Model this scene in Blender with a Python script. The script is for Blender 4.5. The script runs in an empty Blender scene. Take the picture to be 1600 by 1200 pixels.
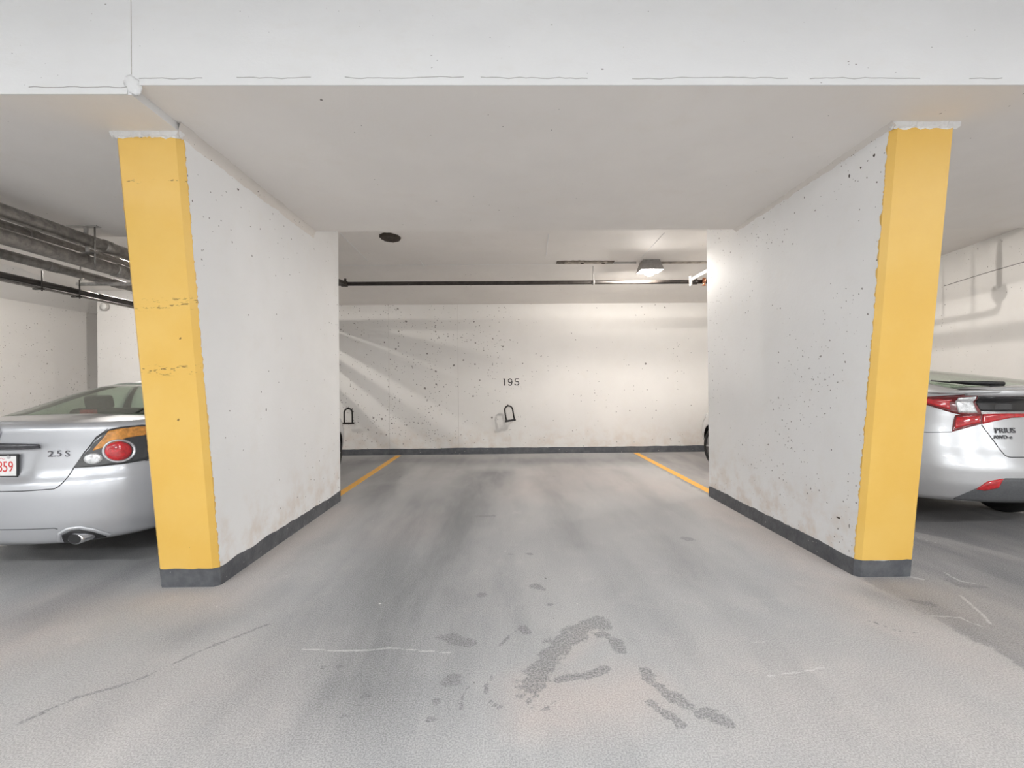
import bpy, bmesh, math, random
import numpy as np
from mathutils import Vector, Matrix
random.seed(7)
scene = bpy.context.scene
C = scene.collection
R = math.radians
# ---------------------------------------------------------------- camera (16 mm full-frame lens, nearly level)
F_PX, CAM_H, ROLL, YAW, PIT = 711.0, 1.35, .0091, .0133, -.0023
def ray(px, py):
    u, v = px-800, py-600
    a = u*math.cos(ROLL)-v*math.sin(ROLL); b = u*math.sin(ROLL)+v*math.cos(ROLL)
    x, z2 = a/F_PX, -b/F_PX
    yc = math.cos(PIT)+z2*math.sin(PIT); z = -math.sin(PIT)+z2*math.cos(PIT)
    return Vector((x*math.cos(YAW)+yc*math.sin(YAW), -x*math.sin(YAW)+yc*math.cos(YAW), z))
EYE = Vector((0, 0, CAM_H))
def on_z(px, py, z=0.0):
    d = ray(px, py); return EYE+d*((z-CAM_H)/d.z)
def on_y(px, py, y):
    d = ray(px, py); return EYE+d*(y/d.y)
cam_d = bpy.data.cameras.new('camera'); cam = bpy.data.objects.new('camera', cam_d); C.objects.link(cam)
cam_d.sensor_width = 36; cam_d.lens = F_PX/1600*36; cam_d.clip_start = .05
_f = ray(800, 600); _r = (ray(900, 600)-_f).normalized(); _u = (ray(800, 500)-_f).normalized()
cam.matrix_world = Matrix.Translation(EYE) @ Matrix((_r, _u, -_f.normalized())).transposed().to_4x4()
scene.camera = cam
# ---------------------------------------------------------------- world, exposure
w = bpy.data.worlds.new('world'); scene.world = w; w.use_nodes = True
w.node_tree.nodes['Background'].inputs[0].default_value = (.9, .95, 1, 1)
w.node_tree.nodes['Background'].inputs[1].default_value = .05
scene.view_settings.view_transform = 'Standard'; scene.view_settings.look = 'None'
scene.view_settings.gamma = 1; scene.view_settings.use_curve_mapping = False
scene.view_settings.exposure = 1.68
scene.cycles.max_bounces = 10; scene.cycles.diffuse_bounces = 6; scene.cycles.transparent_max_bounces = 16
scene.cycles.sample_clamp_indirect = 8; scene.cycles.use_adaptive_sampling = True; scene.cycles.adaptive_threshold = .025; scene.cycles.use_denoising = True
AISLE_W, BAY_W, LEFT_W, RIGHT_W = 30.0, 56.0, 42.0, 19.0     # watts of the strip lights and bay bulbs
# measured place: partition walls, slabs, ceilings
XL, XR, TH = -1.967, 2.413, .40
Y_TOP, Y_BOT, Y_END = 2.78, 3.12, 5.40          # wall ends lean: the top reaches further out than the foot
Z_MID, Z_LEFT, Z_BACK, Z_EAVE, Z_AISLE = 2.952, 2.905, 3.18, 2.944, 3.46
Y_FACE, Y_SLAB, Y_FOLD, Y_WALL = 2.432, 4.71, 6.95, 8.95
# ---------------------------------------------------------------- helpers
def link(name, me, mat=None, parent=None, loc=None):
    o = bpy.data.objects.new(name, me); C.objects.link(o)
    if me is not None and mat is not None:
        for m in (mat if isinstance(mat, (list, tuple)) else [mat]): me.materials.append(m)
    if parent is not None: o.parent = parent
    if loc is not None: o.location = loc
    return o
def tag(o, label=None, cat=None, group=None, kind=None):
    for k, v in (('label', label), ('category', cat), ('group', group), ('kind', kind)):
        if v: o[k] = v
    return o
def mesh(name, verts, faces, mat=None, parent=None, smooth=False, mi=None, loc=None):
    me = bpy.data.meshes.new(name); me.from_pydata([tuple(v) for v in verts], [], faces); me.validate()
    o = link(name, me, mat, parent, loc)
    if mi and len(mi) == len(me.polygons): me.polygons.foreach_set('material_index', mi)
    if smooth: me.polygons.foreach_set('use_smooth', [True]*len(me.polygons))
    me.update(); return o
def frombm(name, bm, mat=None, parent=None, smooth=False, loc=None):
    bmesh.ops.recalc_face_normals(bm, faces=bm.faces)
    me = bpy.data.meshes.new(name); bm.to_mesh(me); bm.free()
    if smooth: me.polygons.foreach_set('use_smooth', [True]*len(me.polygons))
    return link(name, me, mat, parent, loc)
def box(bm, a, b, bev=0.0):
    r = bmesh.ops.create_cube(bm, size=1)
    for v in r['verts']:
        v.co = Vector([(a[i]+b[i])/2+v.co[i]*(b[i]-a[i]) for i in range(3)])
    if bev: bmesh.ops.bevel(bm, geom=list({e for v in r['verts'] for e in v.link_edges}), offset=bev, segments=2, profile=.6, affect='EDGES')
def boxo(name, a, b, mat, parent=None, bev=0.0, loc=None):
    bm = bmesh.new(); box(bm, a, b, bev); return frombm(name, bm, mat, parent, loc=loc)
def tube(bm, pts, r, seg=12, cap=True):
    pts = [Vector(p) for p in pts]; rings = []; up = None
    for i, p in enumerate(pts):
        d = (pts[min(i+1, len(pts)-1)]-pts[max(i-1, 0)]).normalized()
        if up is None: up = Vector((0, 0, 1)) if abs(d.z) < .9 else Vector((1, 0, 0))
        s = d.cross(up).normalized(); up = s.cross(d).normalized()
        rr = r[i] if isinstance(r, (list, tuple)) else r
        rings.append([bm.verts.new(p+(s*math.cos(k*2*math.pi/seg)+up*math.sin(k*2*math.pi/seg))*rr) for k in range(seg)])
    for a, b in zip(rings, rings[1:]):
        for k in range(seg): bm.faces.new((a[k], a[(k+1) % seg], b[(k+1) % seg], b[k]))
    if cap: bm.faces.new(rings[0][::-1]); bm.faces.new(rings[-1])
def tubeo(name, pts, r, mat, parent=None, seg=12, loc=None):
    bm = bmesh.new(); tube(bm, pts, r, seg); return frombm(name, bm, mat, parent, True, loc)
def empty(name, loc, rz=0.0):
    o = bpy.data.objects.new(name, None); C.objects.link(o); o.location = loc; o.rotation_euler = (0, 0, rz); o.empty_display_size = .1; return o
def lathe(bm, prof, seg=28, axis='z', c=(0, 0, 0)):
    rings = []
    for r_, h in prof:
        ring = []
        for k in range(seg):
            a = 2*math.pi*k/seg; p = (r_*math.cos(a), r_*math.sin(a), h)
            if axis == 'x': p = (h, r_*math.cos(a), r_*math.sin(a))
            if axis == 'y': p = (r_*math.cos(a), h, r_*math.sin(a))
            ring.append(bm.verts.new((p[0]+c[0], p[1]+c[1], p[2]+c[2])))
        rings.append(ring)
    for a, b in zip(rings, rings[1:]):
        for k in range(seg): bm.faces.new((a[k], a[(k+1) % seg], b[(k+1) % seg], b[k]))
    bm.faces.new(rings[0][::-1]); bm.faces.new(rings[-1])
def text_mesh(name, s, size, depth, mat, parent, loc, rot, shear=0.0, sx=1.0, align='CENTER'):
    cu = bpy.data.curves.new(name, 'FONT'); cu.body = s; cu.size = size; cu.extrude = depth; cu.align_x = align; cu.align_y = 'CENTER'; cu.shear = shear
    cu.resolution_u = 4
    tmp = bpy.data.objects.new('tmp_text', cu); C.objects.link(tmp)
    dg = bpy.context.evaluated_depsgraph_get(); me = bpy.data.meshes.new_from_object(tmp.evaluated_get(dg))
    bpy.data.objects.remove(tmp); bpy.data.curves.remove(cu)
    for v in me.vertices: v.co.x *= sx
    me.name = name; me.materials.clear(); o = link(name, me, mat, parent); o.location = loc; o.rotation_euler = rot; return o
# ---------------------------------------------------------------- materials
class NT:
    def __init__(s, name):
        s.m = bpy.data.materials.new(name); s.m.use_nodes = True; s.t = s.m.node_tree; s.p = s.t.nodes['Principled BSDF']; s.out = s.t.nodes['Material Output']
    def n(s, typ, **k):
        nd = s.t.nodes.new(typ)
        for a, b in k.items(): setattr(nd, a, b)
        return nd
    def l(s, a, b): s.t.links.new(a, b)
    def inp(s, nd, i, v):
        if hasattr(v, 'default_value') and hasattr(v, 'links'): s.l(v, nd.inputs[i])
        else: nd.inputs[i].default_value = v
    def math(s, op, a, b=0.0, c=None, clamp=False):
        nd = s.n('ShaderNodeMath', operation=op, use_clamp=clamp); s.inp(nd, 0, a); s.inp(nd, 1, b)
        if c is not None: s.inp(nd, 2, c)
        return nd.outputs[0]
    def mix(s, f, a, b, mode='MIX'):
        nd = s.n('ShaderNodeMix', data_type='RGBA', blend_type=mode); s.inp(nd, 0, f)
        s.inp(nd, 6, a if not isinstance(a, tuple) else (*a, 1) if len(a) == 3 else a); s.inp(nd, 7, b if not isinstance(b, tuple) else (*b, 1) if len(b) == 3 else b)
        return nd.outputs[2]
    def noise(s, scale, detail=3, rough=.55, vec=None, dim='3D'):
        nd = s.n('ShaderNodeTexNoise', noise_dimensions=dim); nd.inputs['Scale'].default_value = scale; nd.inputs['Detail'].default_value = detail; nd.inputs['Roughness'].default_value = rough
        if vec is not None: s.l(vec, nd.inputs['Vector'])
        return nd.outputs['Fac']
    def ramp(s, v, a, b):
        nd = s.n('ShaderNodeMapRange', interpolation_type='SMOOTHSTEP'); s.inp(nd, 0, v); nd.inputs[1].default_value = a; nd.inputs[2].default_value = b
        return nd.outputs[0]
    def coord(s, scale=(1, 1, 1), loc=(0, 0, 0)):
        tc = s.n('ShaderNodeTexCoord'); mp = s.n('ShaderNodeMapping'); mp.inputs['Scale'].default_value = scale; mp.inputs['Location'].default_value = loc
        s.l(tc.outputs['Object'], mp.inputs[0]); return mp.outputs[0]
    def bump(s, h, strength=.2, dist=.01):
        b = s.n('ShaderNodeBump'); b.inputs['Strength'].default_value = strength; b.inputs['Distance'].default_value = dist; s.l(h, b.inputs['Height']); s.l(b.outputs[0], s.p.inputs['Normal'])
def plain(name, col, rough=.5, metal=0.0, coat=0.0, emit=None, es=0.0, nscale=0.0, namt=.12, spec=None):
    m = NT(name); m.p.inputs['Roughness'].default_value = rough; m.p.inputs['Metallic'].default_value = metal; m.p.inputs['Coat Weight'].default_value = coat
    if spec is not None: m.p.inputs['Specular IOR Level'].default_value = spec
    if nscale:
        f = m.noise(nscale, 4, .6, m.coord()); c = m.mix(m.ramp(f, .3, .7), tuple(x*(1-namt) for x in col), tuple(min(1, x*(1+namt)) for x in col)); m.l(c, m.p.inputs['Base Color'])
        m.l(m.math('ADD', m.math('MULTIPLY', f, .12), rough-.06), m.p.inputs['Roughness'])
    else: m.p.inputs['Base Color'].default_value = (*col, 1)
    if emit: m.p.inputs['Emission Color'].default_value = (*emit, 1); m.p.inputs['Emission Strength'].default_value = es
    return m.m
def specks(m, vec, scale, keep, rmin, rmax):
    """irregular small pits: sparse voronoi cells with ragged spots -> mask"""
    vo = m.n('ShaderNodeTexVoronoi'); vo.inputs['Scale'].default_value = scale; vo.inputs['Randomness'].default_value = 1
    nz = m.n('ShaderNodeTexNoise'); nz.inputs['Scale'].default_value = scale*2.2; nz.inputs['Detail'].default_value = 2; m.l(vec, nz.inputs['Vector'])
    ad = m.n('ShaderNodeVectorMath', operation='MULTIPLY_ADD'); m.l(nz.outputs['Color'], ad.inputs[0]); ad.inputs[1].default_value = (.35/scale,)*3; m.l(vec, ad.inputs[2])
    m.l(ad.outputs[0], vo.inputs['Vector'])
    sep = m.n('ShaderNodeSeparateColor'); m.l(vo.outputs['Color'], sep.inputs[0])
    rad = m.math('ADD', m.math('MULTIPLY', sep.outputs[1], rmax-rmin), rmin)
    inside = m.math('LESS_THAN', vo.outputs['Distance'], rad)
    return inside, sep.outputs[0], keep
def concrete(name, col, dens=.12, dens2=.2, pit=(.17, .15, .14), seed=0.0, big_=1.0, rough=.62, field=None, dirt=.5, stretch=(1, 1, 1.0)):
    m = NT(name); v = m.coord(stretch, (seed, seed*1.7, seed*.6)); vo = m.coord()
    big = m.noise(.7, 4, .6, v); mid = m.noise(5, 5, .65, v)
    c = m.mix(m.ramp(big, .35, .7), tuple(x*.94 for x in col), col)
    c = m.mix(m.math('MULTIPLY', m.ramp(mid, .5, .75), .35), c, tuple(x*y for x, y in zip(col, (.93, .91, .88))))
    # scuffed, brownish foot of the wall
    sep = m.n('ShaderNodeSeparateXYZ'); m.l(vo, sep.inputs[0])
    foot = m.math('MULTIPLY', m.ramp(sep.outputs[2], .75, .05), m.ramp(mid, .40, .70))
    c = m.mix(m.math('MULTIPLY', foot, dirt), c, tuple(x*y for x, y in zip(col, (.80, .70, .62))))
    tot = None
    for sc, dn, r0, r1 in ((11.0/big_, dens, .05, .13), (24.0/big_, dens2, .08, .18), (46.0/big_, dens2*.8, .10, .22)):
        ins, rnd, k = specks(m, v, sc, dn, r0, r1)
        thr = dn
        if field is not None:      # pits crowd towards one place of the wall
            thr = m.math('MULTIPLY', field(m, sep), dn)
        else:
            thr = m.math('MULTIPLY', m.ramp(m.noise(1.1, 2, .5, v), .35, .68), dn*1.6)
        mask = m.math('MULTIPLY', ins, m.math('LESS_THAN', rnd, thr))
        tot = mask if tot is None else m.math('MAXIMUM', tot, mask)
    c = m.mix(m.math('MULTIPLY', tot, .85), c, pit)
    m.l(c, m.p.inputs['Base Color']); m.p.inputs['Roughness'].default_value = rough
    m.bump(m.noise(42, 3, .62, v), .16, .006)
    return m.m
WALLC = (.82, .805, .785)
MAT = {}
MAT['wall'] = concrete('painted_concrete', WALLC, .10, .10, seed=3.0)
MAT['wall_left'] = concrete('painted_concrete_left_wall', (.86, .86, .86), .05, .07, seed=9.0, dirt=.7)
MAT['wall_right'] = concrete('painted_concrete_right_wall', (.88, .88, .88), .045, .08, seed=21.0, big_=1.0, dirt=.8)
def _backfield(m, sep):
    a = m.math('ADD', m.ramp(sep.outputs[0], 1.4, -2.2), .16); b = m.math('ADD', m.math('MULTIPLY', m.ramp(m.noise(1.6, 2, .5, m.coord()), .4, .66), 1.0), .25)
    return m.math('MULTIPLY', a, b)
MAT['wall_back'] = concrete('painted_concrete_back_wall', (.80, .78, .755), .62, .70, seed=14.0, big_=2.1, field=_backfield, dirt=.6)
MAT['soffit'] = concrete('painted_soffit', (.87, .835, .80), .006, .008, seed=31.0, rough=.75, dirt=0)
MAT['fascia'] = concrete('painted_fascia', (.80, .80, .80), .02, .025, seed=41.0, dirt=0, stretch=(1, 1, 2.0))
def make_yellow():
    m = NT('yellow_gloss_paint'); v = m.coord(); col = (.80, .47, .095)
    sep = m.n('ShaderNodeSeparateXYZ'); m.l(v, sep.inputs[0])
    big = m.noise(2.2, 4, .6, v); c = m.mix(m.ramp(big, .35, .7), (.755, .465, .097), (.78, .50, .122))
    # chipped courses across the end of the wall and on its arris
    vs = m.coord((7, 7, 26)); n1 = m.noise(2.2, 4, .7, vs)
    band = None
    for z0, h in ((1.89, .05), (1.47, .045), (2.62, .02)):
        b = m.ramp(m.math('ABSOLUTE', m.math('SUBTRACT', m.math('ADD', sep.outputs[2], m.math('MULTIPLY', m.noise(3.0, 2, .5, v), .06)), z0+.03)), h, h*.2)
        band = b if band is None else m.math('MAXIMUM', band, b)
    left = m.ramp(sep.outputs[0], 0, -.5)
    chip = m.math('MULTIPLY', m.math('MULTIPLY', band, left), m.ramp(n1, .585, .605))
    ins, rnd, k = specks(m, v, 16.0, .06, .05, .15)
    pit = m.math('MULTIPLY', ins, m.math('LESS_THAN', rnd, m.math('ADD', m.math('MULTIPLY', left, .05), .02)))
    chip = m.math('MAXIMUM', chip, pit)
    c = m.mix(m.math('MULTIPLY', chip, .85), c, (.16, .085, .02)); m.l(c, m.p.inputs['Base Color'])
    m.l(m.math('ADD', m.math('MULTIPLY', big, .2), .25), m.p.inputs['Roughness'])
    m.bump(m.noise(22, 3, .5, v), .08, .005)
    return m.m
MAT['yellow'] = make_yellow()
def make_base():
    m = NT('grey_base_paint'); v = m.coord(); f = m.noise(9, 5, .65, v)
    c = m.mix(m.ramp(f, .35, .7), (.075, .080, .090), (.125, .130, .140))
    ins, rnd, k = specks(m, v, 22.0, .1, .06, .2); mask = m.math('MULTIPLY', ins, m.math('LESS_THAN', rnd, .10)); c = m.mix(m.math('MULTIPLY', mask, .8), c, (.45, .44, .42))
    m.l(c, m.p.inputs['Base Color']); m.p.inputs['Roughness'].default_value = .5; m.bump(m.noise(28, 4, .65, v), .5, .012); return m.m
MAT['base'] = make_base()
def make_floor():
    m = NT('sealed_asphalt_floor'); v = m.coord()
    at = m.n('ShaderNodeAttribute', attribute_name='stain'); sep = m.n('ShaderNodeSeparateColor'); m.l(at.outputs['Color'], sep.inputs[0])
    wet, tyre, warm, light = sep.outputs[0], sep.outputs[1], sep.outputs[2], at.outputs['Alpha']
    big = m.noise(.55, 5, .6, v); streak = m.noise(1.0, 5, .62, m.coord((2.6, .55, 1))); mid = m.noise(4.5, 5, .62, v); fine = m.noise(150, 3, .6, v); grit = m.noise(330, 2, .5, v)
    c = m.mix(m.ramp(big, .32, .68), (.39, .39, .395), (.46, .455, .45))
    c = m.mix(m.math('MULTIPLY', m.ramp(streak, .42, .68), .7), c, (.34, .343, .348))
    c = m.mix(m.math('MULTIPLY', m.ramp(mid, .5, .78), .30), c, (.60, .575, .56))
    wf = m.math('MULTIPLY', warm, m.math('ADD', m.math('MULTIPLY', mid, .9), .25)); c = m.mix(m.math('MULTIPLY', wf, .8, clamp=True), c, (.56, .475, .435))
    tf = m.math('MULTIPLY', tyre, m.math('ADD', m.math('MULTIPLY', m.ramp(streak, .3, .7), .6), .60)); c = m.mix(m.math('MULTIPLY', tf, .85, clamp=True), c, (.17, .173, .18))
    we = m.math('ADD', wet, m.math('MULTIPLY', m.math('SUBTRACT', m.noise(11, 6, .72, v), .5), 2.1)); wm = m.ramp(we, .42, .58)
    c = m.mix(m.math('MULTIPLY', m.math('MULTIPLY', wm, m.math('ADD', m.ramp(m.noise(90, 3, .6, v), .35, .62), .32)), .62, clamp=True), c, (.15, .15, .155))
    c = m.mix(m.math('MULTIPLY', m.ramp(m.math('ADD', light, m.math('MULTIPLY', m.math('SUBTRACT', m.noise(40, 3, .6, v), .5), .8)), .5, .75), .40), c, (.78, .77, .76))
    c = m.mix(m.ramp(fine, .36, .64), m.mix(.20, c, (.06, .06, .06)), m.mix(.16, c, (.95, .95, .95)))
    ins, rnd, k = specks(m, v, 9.0, .1, .03, .08); mask = m.math('MULTIPLY', ins, m.math('LESS_THAN', rnd, .05)); c = m.mix(m.math('MULTIPLY', mask, .8), c, (.75, .73, .7))
    ins, rnd, k = specks(m, m.coord((1, 1, 1), (4, 9, 0)), 7.0, .1, .03, .09); mask = m.math('MULTIPLY', ins, m.math('LESS_THAN', rnd, .04)); c = m.mix(m.math('MULTIPLY', mask, .7), c, (.07, .065, .06))
    m.l(c, m.p.inputs['Base Color'])
    m.l(m.math('SUBTRACT', m.math('ADD', m.math('MULTIPLY', mid, .15), .68), m.math('MULTIPLY', wm, .14)), m.p.inputs['Roughness'])
    m.bump(fine, .3, .004)
    return m.m
MAT['floor'] = make_floor(); MAT['floor'].node_tree.nodes['Principled BSDF'].inputs['Specular IOR Level'].default_value = .25
MAT['joint'] = plain('form_joint_line', (.52, .49, .46), .9, nscale=30)
MAT['gap_shade'] = plain('gap_shade_grey', (.30, .28, .26), .9, nscale=30)  # grey that paints in the gap shadow over the form strips
MAT['line'] = plain('yellow_line_paint', (.86, .46, .085), .6, nscale=30, namt=.12)
MAT['galv'] = plain('galvanised_steel', (.36, .34, .32), .42, .75, nscale=22, namt=.28)
MAT['galv2'] = plain('dull_conduit_steel', (.26, .245, .23), .5, .6, nscale=16, namt=.3)
MAT['iron'] = plain('black_iron_pipe', (.045, .038, .034), .42, .3, nscale=12, namt=.3)
MAT['pipe_white'] = plain('white_painted_pipe', (.46, .44, .42), .5, nscale=20)
MAT['copper'] = plain('copper', (.55, .25, .15), .35, .9, nscale=30)
MAT['black'] = plain('black_plastic', (.016, .016, .017), .5, nscale=40)
MAT['rust'] = plain('rusty_brown', (.05, .036, .027), .85, nscale=35, namt=.4)
MAT['stainstrip'] = plain('stained_strip', (.36, .32, .275), .8, nscale=14, namt=.4)
MAT['sootstrip'] = plain('sooty_strip', (.17, .145, .12), .85, nscale=18, namt=.4)
MAT['paintblack'] = plain('black_stencil_paint', (.03, .028, .026), .7, nscale=45, namt=.3)
MAT['fixture'] = plain('grey_fixture_steel', (.30, .29, .28), .45, .4, nscale=25)
MAT['fixture_white'] = plain('white_fixture_enamel', (.78, .78, .76), .4, nscale=25, namt=.05)
def emitter(name, col, s):
    m = NT(name); m.p.inputs['Base Color'].default_value = (*col, 1); m.p.inputs['Emission Color'].default_value = (*col, 1); m.p.inputs['Emission Strength'].default_value = s; return m.m
MAT['tube'] = emitter('fluorescent_tube_glow', (.955, .98, 1), 6.0)
def bulb_glass():
    m = NT('glowing_bulb_glass'); t = m.n('ShaderNodeBsdfTransparent'); e = m.n('ShaderNodeEmission'); e.inputs[0].default_value = (1, .95, .88, 1); e.inputs[1].default_value = 14.0
    ad = m.n('ShaderNodeAddShader'); m.l(t.outputs[0], ad.inputs[0]); m.l(e.outputs[0], ad.inputs[1]); m.l(ad.outputs[0], m.out.inputs[0]); return m.m
MAT['bulb'] = bulb_glass()
def lamp_light(name, kind, parent, loc, watts, col, **k):
    d = bpy.data.lights.new(name, kind); d.energy = watts; d.color = col
    for a, b in k.items(): setattr(d, a, b)
    o = bpy.data.objects.new(name, d); C.objects.link(o); o.parent = parent; o.location = loc; return o
# car materials
def car_paint(name, col):
    m = NT(name); v = m.coord(); fl = m.noise(900, 1, .5, v); m.l(m.mix(fl, tuple(x*.93 for x in col), tuple(min(1, x*1.06) for x in col)), m.p.inputs['Base Color'])
    m.p.inputs['Metallic'].default_value = .55; m.p.inputs['Roughness'].default_value = .36; m.p.inputs['Coat Weight'].default_value = .8; m.p.inputs['Coat Roughness'].default_value = .06; return m.m
MAT['silver'] = car_paint('silver_metallic_paint', (.54, .55, .575)); MAT['pearl'] = car_paint('pale_silver_metallic_paint', (.56, .565, .575))
def glass(name, tint, k=.9):
    m = NT(name); lw = m.n('ShaderNodeLayerWeight'); fr = m.math('ADD', m.math('MULTIPLY', m.math('POWER', lw.outputs['Facing'], 4.0), .75), .05); t = m.n('ShaderNodeBsdfTransparent'); t.inputs[0].default_value = (*tint, 1)
    g = m.n('ShaderNodeBsdfGlossy'); g.inputs['Roughness'].default_value = .02; g.inputs[0].default_value = (k, k, k, 1); mx = m.n('ShaderNodeMixShader'); m.l(fr, mx.inputs[0]); m.l(t.outputs[0], mx.inputs[1]); m.l(g.outputs[0], mx.inputs[2])
    m.l(mx.outputs[0], m.out.inputs[0]); return m.m
MAT['glass'] = glass('tinted_car_glass', (.83, .90, .84)); MAT['darkglass'] = plain('dark_hatch_glass', (.012, .012, .013), .08, coat=.5, nscale=60, namt=.3)
MAT['trim'] = plain('black_car_trim', (.02, .02, .021), .4, nscale=50); MAT['rubber'] = plain('tyre_rubber', (.018, .018, .018), .8, nscale=40)
MAT['cloth'] = plain('dark_seat_cloth', (.028, .028, .030), .9, nscale=60, namt=.2)
MAT['headliner'] = plain('grey_headliner', (.20, .195, .185), .9, nscale=80)
MAT['red'] = plain('red_lamp_lens', (.52, .012, .018), .10, coat=1.0, nscale=35, namt=.25); MAT['darkred'] = plain('dark_red_lamp_lens', (.16, .008, .010), .12, coat=1.0, nscale=35, namt=.2)
MAT['amber'] = plain('amber_lamp_lens', (.62, .26, .045), .12, coat=1.0, nscale=30, namt=.3); MAT['clear'] = plain('clear_lamp_lens', (.72, .73, .74), .12, .35, coat=1.0, nscale=60, namt=.25)
MAT['housing'] = plain('dark_lamp_housing', (.055, .057, .06), .14, .3, coat=1.0, nscale=30); MAT['chrome'] = plain('chrome', (.72, .72, .74), .12, 1.0, nscale=20, namt=.06)
MAT['darkchrome'] = plain('smoked_chrome', (.16, .16, .17), .2, .9, nscale=20); MAT['rim'] = plain('alloy_rim', (.5, .5, .52), .3, .85, nscale=20)
MAT['plate'] = plain('white_plate', (.80, .79, .78), .4, nscale=60, namt=.04); MAT['platered'] = plain('red_plate_print', (.62, .05, .045), .5, nscale=60, namt=.05)
MAT['diffuser'] = plain('grey_bumper_plastic', (.095, .098, .103), .55, nscale=80, namt=.15)
MAT['hook'] = plain('black_hook_steel', (.022, .020, .019), .45, .3, nscale=40)
# ---------------------------------------------------------------- car body as an analytic surface
def tab(T, x):
    """smooth table lookup (monotone-ish cubic through the knots)"""
    xs = [a for a, b in T]; ys = [b for a, b in T]
    if x <= xs[0]: return ys[0]
    if x >= xs[-1]: return ys[-1]
    i = 0
    while xs[i+1] < x: i += 1
    h = xs[i+1]-xs[i]; s = (x-xs[i])/h
    def sl(k):
        if k == 0 or k == len(xs)-1: return 0.0 if len(xs) > 2 and False else (ys[min(k+1, len(xs)-1)]-ys[max(k-1, 0)])/(xs[min(k+1, len(xs)-1)]-xs[max(k-1, 0)])
        d0 = (ys[k]-ys[k-1])/(xs[k]-xs[k-1]); d1 = (ys[k+1]-ys[k])/(xs[k+1]-xs[k])
        return 0.0 if d0*d1 <= 0 else 2*d0*d1/(d0+d1)
    m0, m1 = sl(i), sl(i+1)
    return (2*s**3-3*s**2+1)*ys[i]+(s**3-2*s**2+s)*h*m0+(-2*s**3+3*s**2)*ys[i+1]+(s**3-s**2)*h*m1
def sstep(a, b, x):
    s = min(1, max(0, (x-a)/(b-a))); return s*s*(3-2*s)
class CarShape:
    def __init__(s, **k): s.__dict__.update(k)
    def surf(s, t, z, inset=0.0):
        """t 0..1 round the right rear corner, 1..2 along the right flank, 2..3 round the front corner; negative t = left side"""
        sg = -1 if t < 0 else 1; t = abs(t)
        w = s.W*tab(s.wz, z)-inset; y0 = tab(s.rz, z)+inset; y1 = s.L-tab(s.fz, z)-inset
        if t <= 1:
            a = t*math.pi/2; x = w*math.sin(a)**(2/s.n); y = y0+s.rc*(1-max(0, math.cos(a))**(2/s.m))
            y += s.disp(x, z)
        elif t <= 2:
            y = (y0+s.rc)*(2-t)+(y1-s.fc)*(t-1); x = w
        else:
            a = (3-t)*math.pi/2; x = w*max(0, math.sin(a))**(2/s.nf); y = y1-s.fc*(1-max(0, math.cos(a))**(2/s.mf))
        return sg*x*tab(s.wy, y), y, z
    def tx(s, x, z):
        """t for a lateral position x on the rear face"""
        sg = -1 if x < 0 else 1; lo, hi = 0.0, 1.0
        for _ in range(40):
            m = (lo+hi)/2
            if abs(s.surf(m, z)[0]) < abs(x): lo = m
            else: hi = m
        return sg*lo
    def nrm(s, t, z):
        e = 1e-3
        a = s.surf(t+e, z) if t >= 0 else s.surf(t-e, z); b = s.surf(t-e, z) if t > e else (s.surf(t+e, z) if t < -e else (-a[0], a[1], a[2]))
        c = s.surf(t, z+e); d = s.surf(t, z-e)
        u = [a[i]-b[i] for i in range(3)]; v = [c[i]-d[i] for i in range(3)]
        n = (u[1]*v[2]-u[2]*v[1], u[2]*v[0]-u[0]*v[2], u[0]*v[1]-u[1]*v[0])
        l = math.sqrt(sum(q*q for q in n)) or 1.0; n = [q/l for q in n]
        p = s.surf(t, z)
        # outward: away from the car's centre
        if n[0]*p[0]+n[1]*(p[1]-s.L/2) < 0: n = [-q for q in n]
        return n
    def off(s, t, z, d):
        p = s.surf(t, z); n = s.nrm(t, z); return tuple(p[i]+n[i]*d for i in range(3))
def altima_pocket(x, z):
    # recessed field round the number plate on the boot lid
    return .028*sstep(.36, .27, abs(x)+(.93-z)*.35)*sstep(.70, .76, z)*sstep(.965, .945, z)
SEDAN = CarShape(L=4.82, W=.893, rc=.60, n=3.3, m=2.0, fc=.80, nf=2.7, mf=2.0,
    wz=[(.2, .90), (.32, .955), (.5, .985), (.68, 1.0), (.85, .99), (1.0, .965), (1.12, .93)],
    rz=[(.2, .17), (.27, .07), (.33, .03), (.45, .004), (.60, 0), (.70, .012), (.745, .035), (.80, .05), (.92, .055), (1.02, .045), (1.08, .04), (1.12, .06)],
    fz=[(.2, .12), (.3, .04), (.5, 0), (.62, .02), (.75, .10), (.9, .2)],
    wy=[(0, .985), (.7, 1.0), (2.4, 1.0), (3.6, 1.0), (4.3, .985), (4.82, .96)],
    belt=[(0, 1.115), (.4, 1.12), (1.0, 1.09), (2.0, 1.03), (3.4, .97), (4.1, .90), (4.6, .79), (4.82, .72)],
    bot=[(0, .27), (.7, .25), (1.6, .20), (3.4, .20), (4.3, .22), (4.82, .24)],
    sh=.055, crown=[(0, .012), (.6, .03), (3.6, .05), (4.3, .06), (4.82, .03)], disp=altima_pocket,
    gh=[(0, .785, .44, 3.80), (.12, .765, .56, 3.62), (.35, .72, .84, 3.28), (.65, .655, 1.18, 2.92), (.88, .60, 1.50, 2.66), (1, .53, 1.74, 2.50)],
    ghn=4.5, ghrc=.30, ztop=1.425, zdrop=.05, rcrown=.05, axles=(1.02, 3.80), wr=.325)
def hatch_disp(x, z):
    return 0.0
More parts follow.
